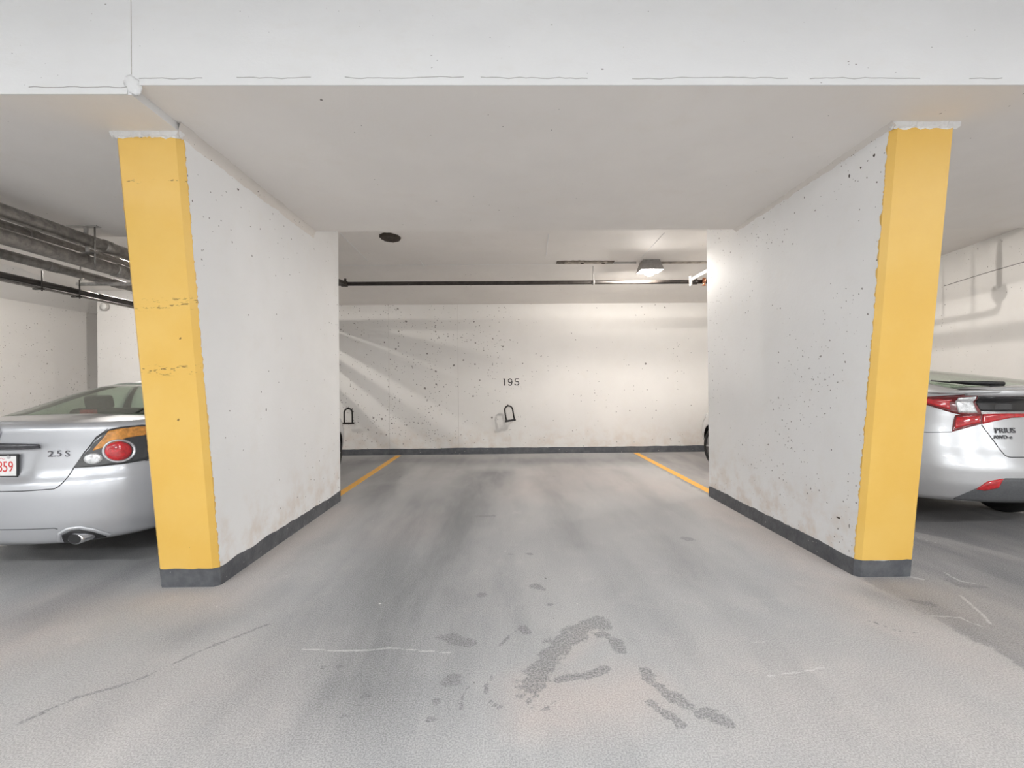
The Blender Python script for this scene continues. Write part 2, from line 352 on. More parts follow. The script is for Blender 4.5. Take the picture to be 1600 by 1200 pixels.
LIFT = CarShape(L=4.60, W=.885, rc=.66, n=2.9, m=2.0, fc=.85, nf=2.6, mf=2.0,
    wz=[(.25, .90), (.36, .955), (.52, .985), (.75, 1.0), (.95, .98), (1.1, .93), (1.3, .86)],
    rz=[(.25, .19), (.32, .08), (.38, .03), (.50, .0), (.60, .0), (.70, .03), (.80, .07), (.93, .10), (1.05, .12), (1.17, .125), (1.205, .09), (1.25, .07), (1.30, .085)],
    fz=[(.25, .12), (.35, .04), (.5, 0), (.62, .03), (.78, .13), (.95, .3)],
    wy=[(0, .98), (.8, 1.0), (2.4, 1.0), (3.5, 1.0), (4.1, .98), (4.6, .95)],
    belt=[(0, 1.30), (.5, 1.27), (1.2, 1.20), (2.2, 1.10), (3.3, 1.02), (4.0, .90), (4.4, .78), (4.6, .70)],
    bot=[(0, .335), (.7, .27), (1.5, .20), (3.3, .20), (4.2, .22), (4.6, .25)],
    sh=.03, crown=[(0, .012), (.6, .02), (3.4, .06), (4.1, .06), (4.6, .03)], disp=hatch_disp,
    gh=[(0, .70, .07, 3.90), (.12, .69, .20, 3.72), (.38, .665, .52, 3.32), (.68, .62, .98, 2.92), (.88, .57, 1.38, 2.66), (1, .52, 1.66, 2.46)],
    ghn=4.5, ghrc=.26, ztop=1.50, zdrop=.03, rcrown=.055, axles=(.93, 3.64), wr=.325)
# ================================================================ THE SETTING
def struct(o, label, cat): return tag(o, label, cat, kind='structure')
# ---- floor: fine grid where the photograph sees it, carrying a stain attribute
def make_floor_mesh():
    xs = np.concatenate([np.arange(-10, -3.4, .6), np.arange(-3.4, 4.2, .02), np.arange(4.2, 10.01, .58)])
    ys = np.concatenate([np.arange(-6.5, .9, .6), np.arange(.9, 3.4, .016), np.arange(3.4, 9.0, .028), [9.0]])
    nx, ny = len(xs), len(ys)
    gx, gy = np.meshgrid(xs, ys); co = np.stack([gx.ravel(), gy.ravel(), np.zeros(nx*ny)], 1)
    i = (np.arange(ny-1)[:, None]*nx+np.arange(nx-1)[None, :]).ravel()
    q = np.stack([i, i+1, i+nx+1, i+nx], 1)
    me = bpy.data.meshes.new('floor'); me.vertices.add(len(co)); me.vertices.foreach_set('co', co.ravel().astype(np.float32))
    me.loops.add(q.size); me.loops.foreach_set('vertex_index', q.ravel().astype(np.int32)); me.polygons.add(len(q))
    me.polygons.foreach_set('loop_start', np.arange(0, q.size, 4, dtype=np.int32)); me.update(calc_edges=True)
    P = co[:, :2]
    def fl(pts): return np.array([on_z(a, b)[:2] for a, b in pts])
    def dist(poly):
        d = np.full(len(P), 1e9)
        if len(poly) == 1: return np.hypot(*(P-poly[0]).T)
        for a, b in zip(poly, poly[1:]):
            ab = b-a; t = np.clip(((P-a)@ab)/max(1e-9, ab@ab), 0, 1); d = np.minimum(d, np.hypot(*(P-(a+t[:, None]*ab)).T))
        return d
    soft = lambda d, r: np.clip(1-d/(2*r), 0, 1)          # .5 exactly at r
    ch = np.zeros((len(P), 4), np.float32)
    def put(c, val): ch[:, c] = np.maximum(ch[:, c], val)
    for poly, r in (([(938, 972), (905, 984), (872, 1010), (845, 1042), (832, 1072)], .060), ([(940, 990), (958, 1000), (972, 1018)], .030), ([(872, 1062), (915, 1056), (948, 1044)], .024),
                    ([(695, 996), (715, 1000), (730, 1006)], .040), ([(705, 1062)], .042), ([(680, 1097)], .024), ([(572, 1087)], .026), ([(540, 1118)], .018), ([(672, 1124)], .018),
                    ([(1008, 1050), (1014, 1060)], .034), ([(1032, 1074)], .026), ([(1046, 1086), (1066, 1096), (1080, 1104)], .030), ([(1098, 1115)], .032), ([(1118, 1122), (1132, 1128)], .036), ([(1018, 1100), (1036, 1112), (1052, 1122)], .022), ([(1064, 1132)], .026),
                    ([(505, 1042)], .020), ([(530, 1042)], .016), ([(752, 930)], .030), ([(676, 872)], .020), ([(835, 915), (848, 920)], .032), ([(798, 866)], .026), ([(828, 866)], .026), ([(745, 806), (770, 806)], .03), ([(815, 980), (822, 988)], .024), ([(860, 945)], .016),
                    ([(1478, 905), (1500, 915), (1540, 918)], .020), ([(1430, 940), (1455, 945)], .030), ([(1030, 720), (1048, 722)], .03), ([(1075, 842)], .05), ([(735, 816)], .02)):
        put(0, soft(dist(fl(poly)), r))
    for poly, r in (([(748, 1058), (728, 1078), (718, 1098), (726, 1118), (718, 1132)], .008), ([(772, 1050), (758, 1075), (764, 1095), (780, 1106)], .008), ([(818, 1088), (830, 1105), (852, 1110), (866, 1095)], .007), ([(30, 1130), (120, 1090), (210, 1065), (330, 1010), (420, 975)], .010), ([(820, 978), (800, 990), (780, 1010)], .010), ([(1360, 970), (1400, 985), (1440, 990)], .008)):
        put(0, soft(dist(fl(poly)), r)*.86)
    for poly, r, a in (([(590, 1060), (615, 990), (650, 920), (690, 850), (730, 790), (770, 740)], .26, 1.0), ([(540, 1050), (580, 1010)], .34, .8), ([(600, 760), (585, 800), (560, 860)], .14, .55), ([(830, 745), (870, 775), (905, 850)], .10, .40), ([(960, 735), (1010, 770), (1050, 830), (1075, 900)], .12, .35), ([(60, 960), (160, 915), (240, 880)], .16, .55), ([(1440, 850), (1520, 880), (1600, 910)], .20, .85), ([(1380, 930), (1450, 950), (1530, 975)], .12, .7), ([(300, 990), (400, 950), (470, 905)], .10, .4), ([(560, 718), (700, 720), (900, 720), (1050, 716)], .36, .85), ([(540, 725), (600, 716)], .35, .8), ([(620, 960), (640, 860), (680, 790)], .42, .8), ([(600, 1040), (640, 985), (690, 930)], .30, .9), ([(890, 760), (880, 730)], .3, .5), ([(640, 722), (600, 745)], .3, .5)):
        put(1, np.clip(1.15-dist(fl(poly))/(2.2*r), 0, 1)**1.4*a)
    for poly, r, a in (([(850, 1090), (910, 1100), (990, 1082)], .12, 1.0), ([(830, 1118), (890, 1120)], .08, .9), ([(640, 835), (660, 815)], .22, .6), ([(1000, 760), (900, 735), (850, 760)], .45, .55), ([(1360, 905), (1440, 940), (1500, 965)], .16, .9), ([(20, 1000), (80, 960)], .25, .7), ([(260, 930), (330, 940), (420, 870), (520, 800)], .16, .6), ([(1120, 790), (1220, 850), (1320, 905)], .18, .7), ([(1330, 930), (1430, 985), (1540, 1040)], .2, .55), ([(880, 1030), (920, 990)], .05, .5), ([(1250, 1100), (1450, 1110)], .3, .4), ([(200, 1110), (400, 1090)], .3, .35)):
        put(2, np.clip(1.2-dist(fl(poly))/(2*r), 0, 1)*a)
    # beyond the slab joint (the wall's line carried out into the aisle) the floor colour is darker and warmer
    jag = .012*np.sin(P[:, 1]*23)+.008*np.sin(P[:, 1]*61+1)
    beyond = ((P[:, 0] > 2.425+jag) & (P[:, 1] < 9)).astype(np.float32)
    ch[:, 1] = np.maximum(ch[:, 1], beyond*.72); ch[:, 2] = np.maximum(ch[:, 2], beyond*.60)
    for poly, r in (([(472, 1014), (530, 1017), (575, 1016), (612, 1012), (660, 1017), (705, 1020)], .006), ([(1476, 895), (1500, 908), (1525, 912)], .008), ([(1500, 930), (1535, 960), (1548, 975)], .007), ([(1455, 962), (1500, 965), (1535, 980)], .007), ([(1418, 900), (1440, 905)], .014), ([(1200, 1056), (1250, 1050), (1290, 1042)], .005), ([(1175, 1003), (1250, 1000)], .004), ([(1424, 838), (1470, 850)], .005)):
        put(3, soft(dist(fl(poly)), r*1.6))
    at = me.attributes.new('stain', 'FLOAT_COLOR', 'POINT'); at.data.foreach_set('color', ch.ravel())
    return link('floor', me, MAT['floor'])
floor = struct(make_floor_mesh(), 'grey sealed parkade floor with tyre smudges and wet oil stains', 'floor')
for name_x, lab in ((-2.10, None), (2.527, None)):
    v = []; f = []; ys = np.linspace(5.1 if False else 3.9, 8.86, 60)
    for y in ys:
        j = random.uniform(-.003, .003); v += [(name_x-.052+j, y, .0005), (name_x-.050+j, y, .003), (name_x+.050+j, y, .003), (name_x+.052+j, y, .0005)]
    for k in range(len(ys)-1):
        for e in range(3): a = 4*k+e; f.append((a, a+1, a+5, a+4))
    f += [(0, 3, 2, 1), (4*(len(ys)-1), 4*(len(ys)-1)+1, 4*(len(ys)-1)+2, 4*(len(ys)-1)+3)]
    o = mesh('parking_line', v, f, MAT['line'], floor)
# ---- partition walls with leaning ends
CH = .028
def front_y(z): return Y_BOT+(Y_TOP-Y_BOT)*z/Z_MID
def wall_outline(z, xin, xout, o=0.0, wrap=None, yend=Y_END):
    s = 1 if xin > xout else -1; y = front_y(z)
    return [(xin+s*o, yend+o), (xin+s*o, y+CH), (xin-s*CH+s*o*.3, y-o), (xout+s*CH-s*o*.3, y-o), (xout-s*o, y+CH), (xout-s*o, yend+o)]
def partition(side, xin, ztop, mat, label):
    xout = xin-TH if xin < 0 else xin+TH
    v = []; f = []
    zs = [0, ztop]
    for z in zs: v += [(x, y, z) for x, y in wall_outline(z, xin, xout)]
    for k in range(6): f.append((k, (k+1) % 6, 6+(k+1) % 6, 6+k))
    f += [tuple(range(5, -1, -1)), tuple(range(6, 12))]
    n = len(v); x0, x1 = min(xin, xout), max(xin, xout)
    # the wall runs on up behind the dropped slab
    v += [(x, y, z) for z in (ztop-.002, Z_BACK) for x, y in ((x0, Y_SLAB+.002), (x1, Y_SLAB+.002), (x1, Y_END), (x0, Y_END))]
    f += [(n, n+1, n+2, n+3)[::-1], (n+4, n+5, n+6, n+7)]+[(n+k, n+(k+1) % 4, n+4+(k+1) % 4, n+4+k) for k in range(4)]
    bm = bmesh.new(); vs = [bm.verts.new(p) for p in v]
    for q in f: bm.faces.new([vs[i] for i in q])
    w_ = struct(frombm('wall_'+side, bm, mat), label, 'wall')
    # yellow coat on the leaning end, ragged where it stops
    v = []; f = []; zz = np.arange(.12, ztop-.028, .012); s = 1 if xin > xout else -1
    rnd = random.Random(5 if s > 0 else 11); j1 = j2 = 0.0
    for i, z in enumerate(zz):
        y = front_y(z); O = .002
        j1 = .6*j1+rnd.uniform(-.007, .007); j2 = .6*j2+rnd.uniform(-.004, .004); e = rnd.uniform(-.006, .006)
        zt = z+(rnd.uniform(-.011, .008) if i == len(zz)-1 else 0)+(rnd.uniform(-.002, .002) if i == 0 else 0)
        pts = [(xin+s*.0002, y+CH+.008+j1), (xin+s*O, y+CH+.006+j1), (xin+s*O, y+CH), (xin-s*CH+s*O*.4, y-O)]
        nseg = 12
        for k in range(1, nseg): pts.append((xin-s*CH+(xout+s*CH-xin+s*CH)*k/nseg, y-O))
        pts += [(xout+s*CH-s*O*.4, y-O), (xout-s*O, y+CH), (xout-s*O, y+CH+.004+j2), (xout-s*.0002, y+CH+.006+j2)]
        for k, (x, yy) in enumerate(pts): v.append((x, yy, zt+(rnd.uniform(-.010, .008) if i == len(zz)-1 else 0)))
        m_ = len(pts)
    for i in range(len(zz)-1):
        for k in range(m_-1): a = i*m_+k; f.append((a, a+1, a+m_+1, a+m_))
    o = mesh('painted_end', v, f, MAT['yellow'], w_); o['label'] = 'chipped gloss yellow paint'
    # grey painted foot all round
    v = []; f = []; path = []
    A = wall_outline(0, xin, xout, .004); B = wall_outline(.125, xin, xout, .004)
    def sub(L, z):
        out = []
        for a, b in zip(L, L[1:]+L[:1]):
            n_ = max(1, int(math.hypot(b[0]-a[0], b[1]-a[1])/.03)); out += [(a[0]+(b[0]-a[0])*k/n_, a[1]+(b[1]-a[1])*k/n_, z) for k in range(n_)]
        return out
    nA = [max(1, int(math.hypot(b[0]-a[0], b[1]-a[1])/.03)) for a, b in zip(A, A[1:]+A[:1])]
    def sub2(L, z): 
        out = []
        for (a, b), n_ in zip(zip(L, L[1:]+L[:1]), nA): out += [(a[0]+(b[0]-a[0])*k/n_, a[1]+(b[1]-a[1])*k/n_, z) for k in range(n_)]
        return out
    lo = [(x+(random.uniform(0, .006)*s if 0 else 0), y, 0) for x, y, z in sub2(A, 0)]; hi = sub2(B, .125); inn = sub2(wall_outline(.125, xin, xout, .0), .125)
    N = len(lo); drift = 0
    hj = []
    for k in range(N): drift = .8*drift+random.uniform(-.004, .004); hj.append(drift)
    v = lo+[(x, y, z+hj[k]) for k, (x, y, z) in enumerate(hi)]+[(x, y, z+hj[k]+.001) for k, (x, y, z) in enumerate(inn)]
    for k in range(N):
        k2 = (k+1) % N; f += [(k, k2, N+k2, N+k), (N+k, N+k2, 2*N+k2, 2*N+k)]
    bb = mesh('baseboard_'+side, v, f, MAT['base']); struct(bb, 'dark grey painted foot band around the '+side+' white partition wall', 'baseboard')
    # crumbly white mortar between yellow paint and slab, along the head of the end
    bm = bmesh.new(); y = front_y(ztop-.02); x0, x1 = min(xin, xout)-.012, max(xin, xout)+.012; nn = 30; rows = []
    for k in range(nn+1):
        x = x0+(x1-x0)*k/nn; d = .006+rnd.uniform(0, .010); rows.append([bm.verts.new((x, y+.004, ztop-.030-rnd.uniform(-.004, .008))), bm.verts.new((x, y-d, ztop-.020-rnd.uniform(-.004, .006))), bm.verts.new((x, y-d-.004, ztop)), bm.verts.new((x, y+.03, ztop))])
    for a, b in zip(rows, rows[1:]):
        for k in range(4): bm.faces.new((a[k], a[(k+1) % 4], b[(k+1) % 4], b[k]))
    bm.faces.new(rows[0]); bm.faces.new(rows[-1][::-1])
    frombm('mortar_bead', bm, MAT['fascia'], w_)
    return w_
wl = partition('left', XL, Z_LEFT, MAT['wall_left'], 'white concrete partition wall with yellow leaning end, left of the empty stall')
def chip(parent, px, py, xw, a, b, s):
    d = ray(px, py); c = EYE+d*(xw/d.x); v = [(xw-s*.003, c.y, c.z)]; rr = random.Random(int(px))
    for k in range(12): t = 2*math.pi*k/12; q = rr.uniform(.6, 1.2); v.append((xw-s*.0002, c.y+a*q*math.cos(t), c.z+b*q*math.sin(t)))
    mesh('spall_chip', v, [(0, 1+k, 1+(k+1) % 12) for k in range(12)], MAT['rust'], parent)
wr = partition('right', XR, Z_MID, MAT['wall_right'], 'white concrete partition wall with yellow leaning end, right of the empty stall')
for a_ in ((1310, 809, .022, .008), (1327, 822, .005, .016), (1366, 243, .012, .012), (1327, 275, .010, .014), (1345, 262, .008, .008)): chip(wr, a_[0], a_[1], XR, a_[2], a_[3], 1)
for a_ in ((330, 250, .010, .008), (372, 296, .012, .008), (416, 640, .008, .012)): chip(wl, a_[0], a_[1], XL, a_[2], a_[3], -1)
# ---- back wall
wb = struct(boxo('wall_back', (-9.2, Y_WALL, 0), (9.0, Y_WALL+.3, 3.3), MAT['wall_back']), 'pitted cream concrete back wall with stall number', 'wall')
for px in (608, 716):
    p = on_y(px, 600, Y_WALL); boxo('form_joint', (p.x-.0022, Y_WALL-.002, .125), (p.x+.0022, Y_WALL, 2.94), MAT['joint'], wb)
boxo('form_joint', (-3.3, Y_WALL-.003, on_y(700, 500, Y_WALL).z), (on_y(780, 500, Y_WALL).x, Y_WALL, on_y(700, 500, Y_WALL).z+.006), MAT['wall'], wb)
def strip_base(name, x0, x1, y, label):
    n_ = 220; v = []; f = []; d = 0
    for k in range(n_+1):
        x = x0+(x1-x0)*k/n_; d = .85*d+random.uniform(-.003, .003); v += [(x, y-.010, 0), (x, y-.006, .118+d), (x, y, .122+d)]
    for k in range(n_):
        for e in range(2): a = 3*k+e; f.append((a, a+3, a+4, a+1))
    return struct(mesh(name, v, f, MAT['base']), label, 'baseboard')
strip_base('baseboard_back', -7.9, 6.5, Y_WALL, 'dark grey painted foot band along the back wall')
# stencilled stall number 195
def stroke(name, pts, wd, parent):
    v = []; f = []; n_ = len(pts)
    for i, (x, z) in enumerate(pts):
        a = pts[max(0, i-1)]; b = pts[min(n_-1, i+1)]; dx, dz = b[0]-a[0], b[1]-a[1]; l = math.hypot(dx, dz); nx, nz = -dz/l*wd/2, dx/l*wd/2
        v += [(x+nx, Y_WALL-.0015, z+nz), (x-nx, Y_WALL-.0015, z-nz), (x+nx, Y_WALL, z+nz), (x-nx, Y_WALL, z-nz)]
    for i in range(n_-1):
        a = 4*i; f += [(a, a+1, a+5, a+4), (a+2, a, a+4, a+6), (a+1, a+3, a+7, a+5)]
    f += [(0, 2, 3, 1), (4*n_-4, 4*n_-3, 4*n_-1, 4*n_-2)]
    return v, f
def digit(strokes, x0, z0, h):
    V = []; Fc = []
    for pts, wd in strokes:
        v, f = stroke('', [(x0+a*h, z0+b*h) for a, b in pts], wd*h, None); k = len(V); V += v; Fc += [tuple(i+k for i in q) for q in f]
    o = mesh('painted_digit', V, Fc, MAT['paintblack'], wb); return o
def arc(cx, cy, rx, ry, a0, a1, n_=14): return [(cx+rx*math.cos(R(a0+(a1-a0)*k/n_)), cy+ry*math.sin(R(a0+(a1-a0)*k/n_))) for k in range(n_+1)]
dz0 = on_y(790, 602.5, Y_WALL).z; dh = on_y(790, 591.5, Y_WALL).z-dz0
p1 = on_y(787, 597, Y_WALL).x; p9 = on_y(793.5, 597, Y_WALL).x; p5 = on_y(804, 597, Y_WALL).x
digit([([(.10, 0), (.10, 1.0)], .17), ([(-.06, .93), (.10, .97)], .10)], p1, dz0, dh)
digit([(arc(.32, .68, .25, .26, 20, 175), .15), (arc(.32, .68, .25, .26, 190, 300), .15), ([(.57, .72), (.58, .45), (.53, .22)], .16), (arc(.32, .25, .25, .20, -20, -160), .15)], p9, dz0, dh)
digit([([(.12, .95), (.62, .95)], .12), ([(.10, .90), (.08, .62)], .14), (arc(.30, .32, .29, .26, 125, 20), .14), (arc(.30, .32, .29, .26, 5, -90), .14), (arc(.30, .32, .29, .26, -105, -165), .15)], p5, dz0, dh)
# ---- ceilings
def slab(name, x0, x1, z, label, mat=None):
    bm = bmesh.new(); box(bm, (x0, Y_FACE, z), (x1, Y_SLAB, Z_AISLE)); o = struct(frombm(name, bm, [MAT['soffit'], MAT['fascia']]), label, 'ceiling')
    for p in o.data.polygons:
        if p.normal.y < -.5: p.material_index = 1
        elif abs(p.normal.x) > .5: p.material_index = 1
    return o
cm = slab('ceiling_middle', XL, 9.5, Z_MID, 'wide dropped concrete slab over the empty stall and silver hatchback')
cl = slab('ceiling_left', -9.5, XL, Z_LEFT, 'lower dropped concrete slab over the silver sedan bay')
def lip(parent, x0, x1, z, seed):
    # form-board strip along the foot of the slab face with a ragged upper edge
    rnd = random.Random(seed); n_ = int((x1-x0)/.03); v = []; f = []; d = 0
    for k in range(n_+1):
        x = x0+(x1-x0)*k/n_; d = .7*d+rnd.uniform(-.0035, .0035); v += [(x, Y_FACE, z), (x, Y_FACE-.007, z), (x, Y_FACE-.007, z+.036+d), (x, Y_FACE, z+.040+d)]
    for k in range(n_):
        for e in range(3): a = 4*k+e; f.append((a, a+4, a+5, a+1))
    f += [(0, 1, 2, 3), (4*n_+3, 4*n_+2, 4*n_+1, 4*n_)]
    mesh('form_strip', v, f, MAT['fascia'], parent)
    # shade of the gap above the strip, drawn as broken thin dark lines
    k = 0
    while k < n_-3:
        e = min(n_, k+rnd.randint(6, 30)); pts = [(v[4*q+2][0], Y_FACE-.0068, v[4*q+2][2]+.001) for q in range(k, e+1)]
        if x0 > -2 or True: tubeo('form_gap_shade', pts, .0016, MAT['gap_shade'], parent, 5)
        k = e+rnd.randint(1, 9)
lip(cm, XL+.045, 9.4, Z_MID, 3); lip(cl, -9.4, XL-.02, Z_LEFT, 4)
# blob of mortar where the two slabs step
bm = bmesh.new(); bmesh.ops.create_icosphere(bm, subdivisions=3, radius=1)
rnd = random.Random(2)
for q in bm.verts: q.co = Vector((XL+.005+q.co.x*.045*(1+.15*rnd.uniform(-1, 1)), Y_FACE+.002+q.co.y*.014, Z_MID+.005+q.co.z*.050*(1+.15*rnd.uniform(-1, 1))-q.co.x*.02))
frombm('mortar_lump', bm, MAT['fascia'], cm, True)
boxo('form_joint', (XL-.0015, Y_FACE-.002, Z_MID+.06), (XL+.0015, Y_FACE, Z_AISLE-.01), MAT['joint'], cm)
# mortar fillet along the slab step above the left wall, and the crumbled one over the right wall
def fillet(parent, x, s, z, zh, seed, y0, y1, mat):
    rnd = random.Random(seed); n_ = 90; v = []; f = []; d = 0
    for k in range(n_+1):
        y = y0+(y1-y0)*k/n_; d = .6*d+rnd.uniform(-.006, .006); e = rnd.uniform(0, .006)
        v += [(x, y, z-zh+d), (x+s*(.006+e), y, z-zh*.55+d*.5), (x+s*.022, y, z-.006), (x+s*(.030+d), y, z)]
    for k in range(n_):
        for q in range(3): a = 4*k+q; f.append((a, a+4, a+5, a+1))
    mesh('mortar_fillet', v, f, mat, parent, True)
MAT['fillet'] = concrete('crumbly_fillet', (.76, .72, .68), .35, .4, seed=55.0, dirt=0, pit=(.13, .11, .10))
fillet(wl, XL, 1, Z_LEFT+.047, .075, 8, Y_TOP-.02, Y_SLAB, MAT['fillet']); fillet(wr, XR, -1, Z_MID, .030, 9, Y_TOP-.02, Y_SLAB, MAT['fillet'])
# high ceiling behind the slabs, folding down to the back wall
v = [(x, y, z) for x in (-9.2, 9.0) for y, z in ((Y_SLAB, Z_BACK), (Y_FOLD, Z_BACK), (Y_WALL+.01, Z_EAVE), (Y_WALL+.01, 3.3), (Y_SLAB, 3.3))]
cb = struct(mesh('ceiling_back', v, [(0, 5, 6, 1), (1, 6, 7, 2), (2, 7, 8, 3), (3, 8, 9, 4), (4, 9, 5, 0), (0, 1, 2, 3, 4), (9, 8, 7, 6, 5)], MAT['soffit']), 'higher painted ceiling behind the dropped slabs with lamp and pipe', 'ceiling')
bm = bmesh.new(); bm.from_mesh(cb.data); bmesh.ops.recalc_face_normals(bm, faces=bm.faces); bm.to_mesh(cb.data); bm.free()
boxo('form_ridge', (-3.4, Y_FOLD-.06, Z_BACK-.003), (3.9, Y_FOLD-.05, Z_BACK), MAT['fascia'], cb)
for a, b in (((531, 364), (574, 407)), ((1038, 364), (1003, 402)), ((857, 365), (853, 400)), ((655, 405), (668, 424))):
    A = on_z(*a, Z_BACK); B = on_z(*b, Z_BACK); tubeo('form_ridge', [(A.x, A.y, Z_BACK), (B.x, min(B.y, Y_FOLD), Z_BACK)], .004, MAT['fascia'], cb, 6)
ca = struct(boxo('ceiling_aisle', (-10, -6.5, Z_AISLE), (10, Y_FACE+.3, Z_AISLE+.2), MAT['fascia']), 'white driveway ceiling above and behind the viewer', 'ceiling')
# ---- side bays and driveway enclosure
HX = -7.92
v = [(x, y, z) for y in (Y_FACE, Y_WALL) for x, z in ((HX-.3, 0), (HX, 0), (HX, 2.79), (HX+.62, Z_BACK), (HX+.62, 3.3), (HX-.3, 3.3))]
o = mesh('wall_far_left', v, [(k, (k+1) % 6, 6+(k+1) % 6, 6+k) for k in range(6)]+[(5, 4, 3, 2, 1, 0), (6, 7, 8, 9, 10, 11)], MAT['wall'])
bm = bmesh.new(); bm.from_mesh(o.data); bmesh.ops.recalc_face_normals(bm, faces=bm.faces); bm.to_mesh(o.data); bm.free()
struct(o, 'grey-white side wall of the sedan bay with sloping haunch', 'wall')
struct(boxo('wall_pilaster', (-7.08, 7.98, 0), (-6.2, Y_WALL, 3.06), MAT['wall'], bev=.012), 'cream concrete pilaster standing out from the back wall behind the sedan', 'pilaster')
RW0, RW1 = on_z(1576, 362, Z_BACK), on_z(1478, 397, Z_BACK); RW0.z = RW1.z = 0; RWD = (RW1-RW0).normalized(); RWN = Vector((RWD.y, -RWD.x, 0))
a = RW0+RWD*((Y_FACE-RW0.y)/RWD.y); b = RW0+RWD*((Y_WALL-RW0.y)/RWD.y)
v = [(p.x, p.y, z) for z in (0, 3.25) for p in (a, b, b+RWN*.3, a+RWN*.3)]
o = mesh('wall_far_right', v, [(3, 2, 1, 0), (4, 5, 6, 7)]+[(k, (k+1) % 4, 4+(k+1) % 4, 4+k) for k in range(4)], MAT['wall'])
bm = bmesh.new(); bm.from_mesh(o.data); bmesh.ops.recalc_face_normals(bm, faces=bm.faces); bm.to_mesh(o.data); bm.free()
struct(o, 'pale concrete side wall beyond the silver hatchback', 'wall')
def on_rw(px, py):
    d = ray(px, py); k = (RW0-EYE).dot(RWN)/d.dot(RWN); return EYE+d*k
A = on_rw(1475, 447); B = on_rw(1604, 408)
tubeo('pour_crack', [A-RWN*-.0005, A.lerp(B, .5)+Vector((0, 0, .006)), B], .0035, MAT['rust'], o, 6)
struct(boxo('wall_aisle', (-10, -6.7, 0), (10, -6.5, Z_AISLE+.1), MAT['wall']), 'white concrete wall across the driveway behind the viewer', 'wall')
struct(boxo('wall_aisle_left', (-10.2, -6.5, 0), (-10, 9.2, Z_AISLE+.1), MAT['wall']), 'white concrete wall closing the driveway at the left', 'wall')
struct(boxo('wall_aisle_right', (10, -6.5, 0), (10.2, 9.2, Z_AISLE+.1), MAT['wall']), 'white concrete wall closing the driveway at the right', 'wall')
# ================================================================ THINGS ON WALLS AND CEILINGS
def place(root, name, bm, mat, smooth=False):
    for q in bm.verts: q.co -= root.location
    return frombm(name, bm, mat, root, smooth)
def sub_tube(root, name, pts, r, mat, seg=12):
    bm = bmesh.new(); tube(bm, pts, r, seg); return place(root, name, bm, mat, True)
def sub_box(root, name, a, b, mat, bev=0.0):
    bm = bmesh.new(); box(bm, a, b, bev); return place(root, name, bm, mat)
# ceiling lamp over the stall: square plate, collar, glowing bulb
def bay_lamp(x, y, z, watts, label, bs=1.0):
    r = empty('ceiling_lamp', (x, y, z)); tag(r, label, 'lamp', 'bay ceiling lamps')
    # square hood: back plate and four splayed sides, open below
    bm = bmesh.new(); o0 = [(-.12, -.10), (.12, -.10), (.12, .10), (-.12, .10)]; h = .115+.065*max(0, bs-1); V = []
    for k, (sc, zz, t) in enumerate(((1.0, z, 0), (1.4, z-h, 0), (1.4, z-h, .010), (1.0, z-.012, .012))):
        V.append([bm.verts.new((x+px*sc-math.copysign(t, px), y+py_*sc-math.copysign(t, py_), zz)) for px, py_ in o0])
    for A_, B_ in zip(V, V[1:]):
        for k in range(4): bm.faces.new((A_[k], A_[(k+1) % 4], B_[(k+1) % 4], B_[k]))
    bm.faces.new(V[0]); bm.faces.new(V[-1]); place(r, 'hood', bm, MAT['fixture'])
    bm = bmesh.new(); lathe(bm, [(.035, z-.050), (.040, z-.012)], 20, 'z', (x, y, 0)); place(r, 'socket', bm, MAT['fixture_white'], True)
    bm = bmesh.new(); prof = [(.004, -.180), (.022, -.176), (.040, -.160), (.047, -.135), (.043, -.110), (.030, -.085), (.022, -.05)]
    lathe(bm, [(a*bs, z-.05+(b+.05)*(.45+.55*bs)) for a, b in prof], 20, 'z', (x, y, 0)); place(r, 'bulb', bm, MAT['bulb'], True)
    lamp_light('bulb_light', 'POINT', r, (0, 0, -.05+(-.125+.05)*(.45+.55*bs)), watts, (1, .94, .87), shadow_soft_size=.036*bs)
    return r
LP = on_z(1015, 408, Z_BACK)
bay_lamp(LP.x, LP.y, Z_BACK, BAY_W, 'glowing bulb lamp with square grey hood on the ceiling over the stall', 1.6)
bay_lamp(-5.0, 6.20, Z_BACK, LEFT_W, 'glowing bulb lamp on the ceiling in front of the sedan, behind the left wall', .5)
LR = Vector((4.1, 6.2, Z_BACK-.11)); bay_lamp(LR.x, LR.y, Z_BACK, RIGHT_W, 'glowing bulb lamp on the ceiling over the hatchback, behind the right wall', .5)
# driveway strip lights
def strip_lamp(x, y, label):
    z = Z_AISLE; r = empty('strip_light', (x, y, z)); tag(r, label, 'lamp', 'driveway strip lights')
    bm = bmesh.new(); box(bm, (x-.62, y-.085, z-.06), (x+.62, y+.085, z), .01); place(r, 'tray', bm, MAT['fixture_white'])
    for s in (-.045, .045):
        sub_tube(r, 'fluorescent_tube', [(x-.58, y+s, z-.085), (x+.58, y+s, z-.085)], .019, MAT['tube'], 14)
    lamp_light('tube_light', 'AREA', r, (0, 0, -.115), AISLE_W, (.955, .98, 1), shape='RECTANGLE', size=1.16, size_y=.14)
    for s in (-.6, .6): sub_box(r, 'lamp_holder', (x+s-.012, y-.075, z-.105), (x+s+.012, y+.075, z-.055), MAT['fixture_white'])
for y, row in ((-1.6, 'near'), (-4.4, 'added far')):  # the unseen back row is added to even out the light
    for x, lab in ((-6.6, 'leftmost'), (-3.3, 'second from left'), (.2, 'middle'), (3.7, 'fourth from left'), (7.0, 'rightmost')):
        strip_lamp(x, y, 'white two-tube strip light on the driveway ceiling, '+lab+' of the '+row+' row')
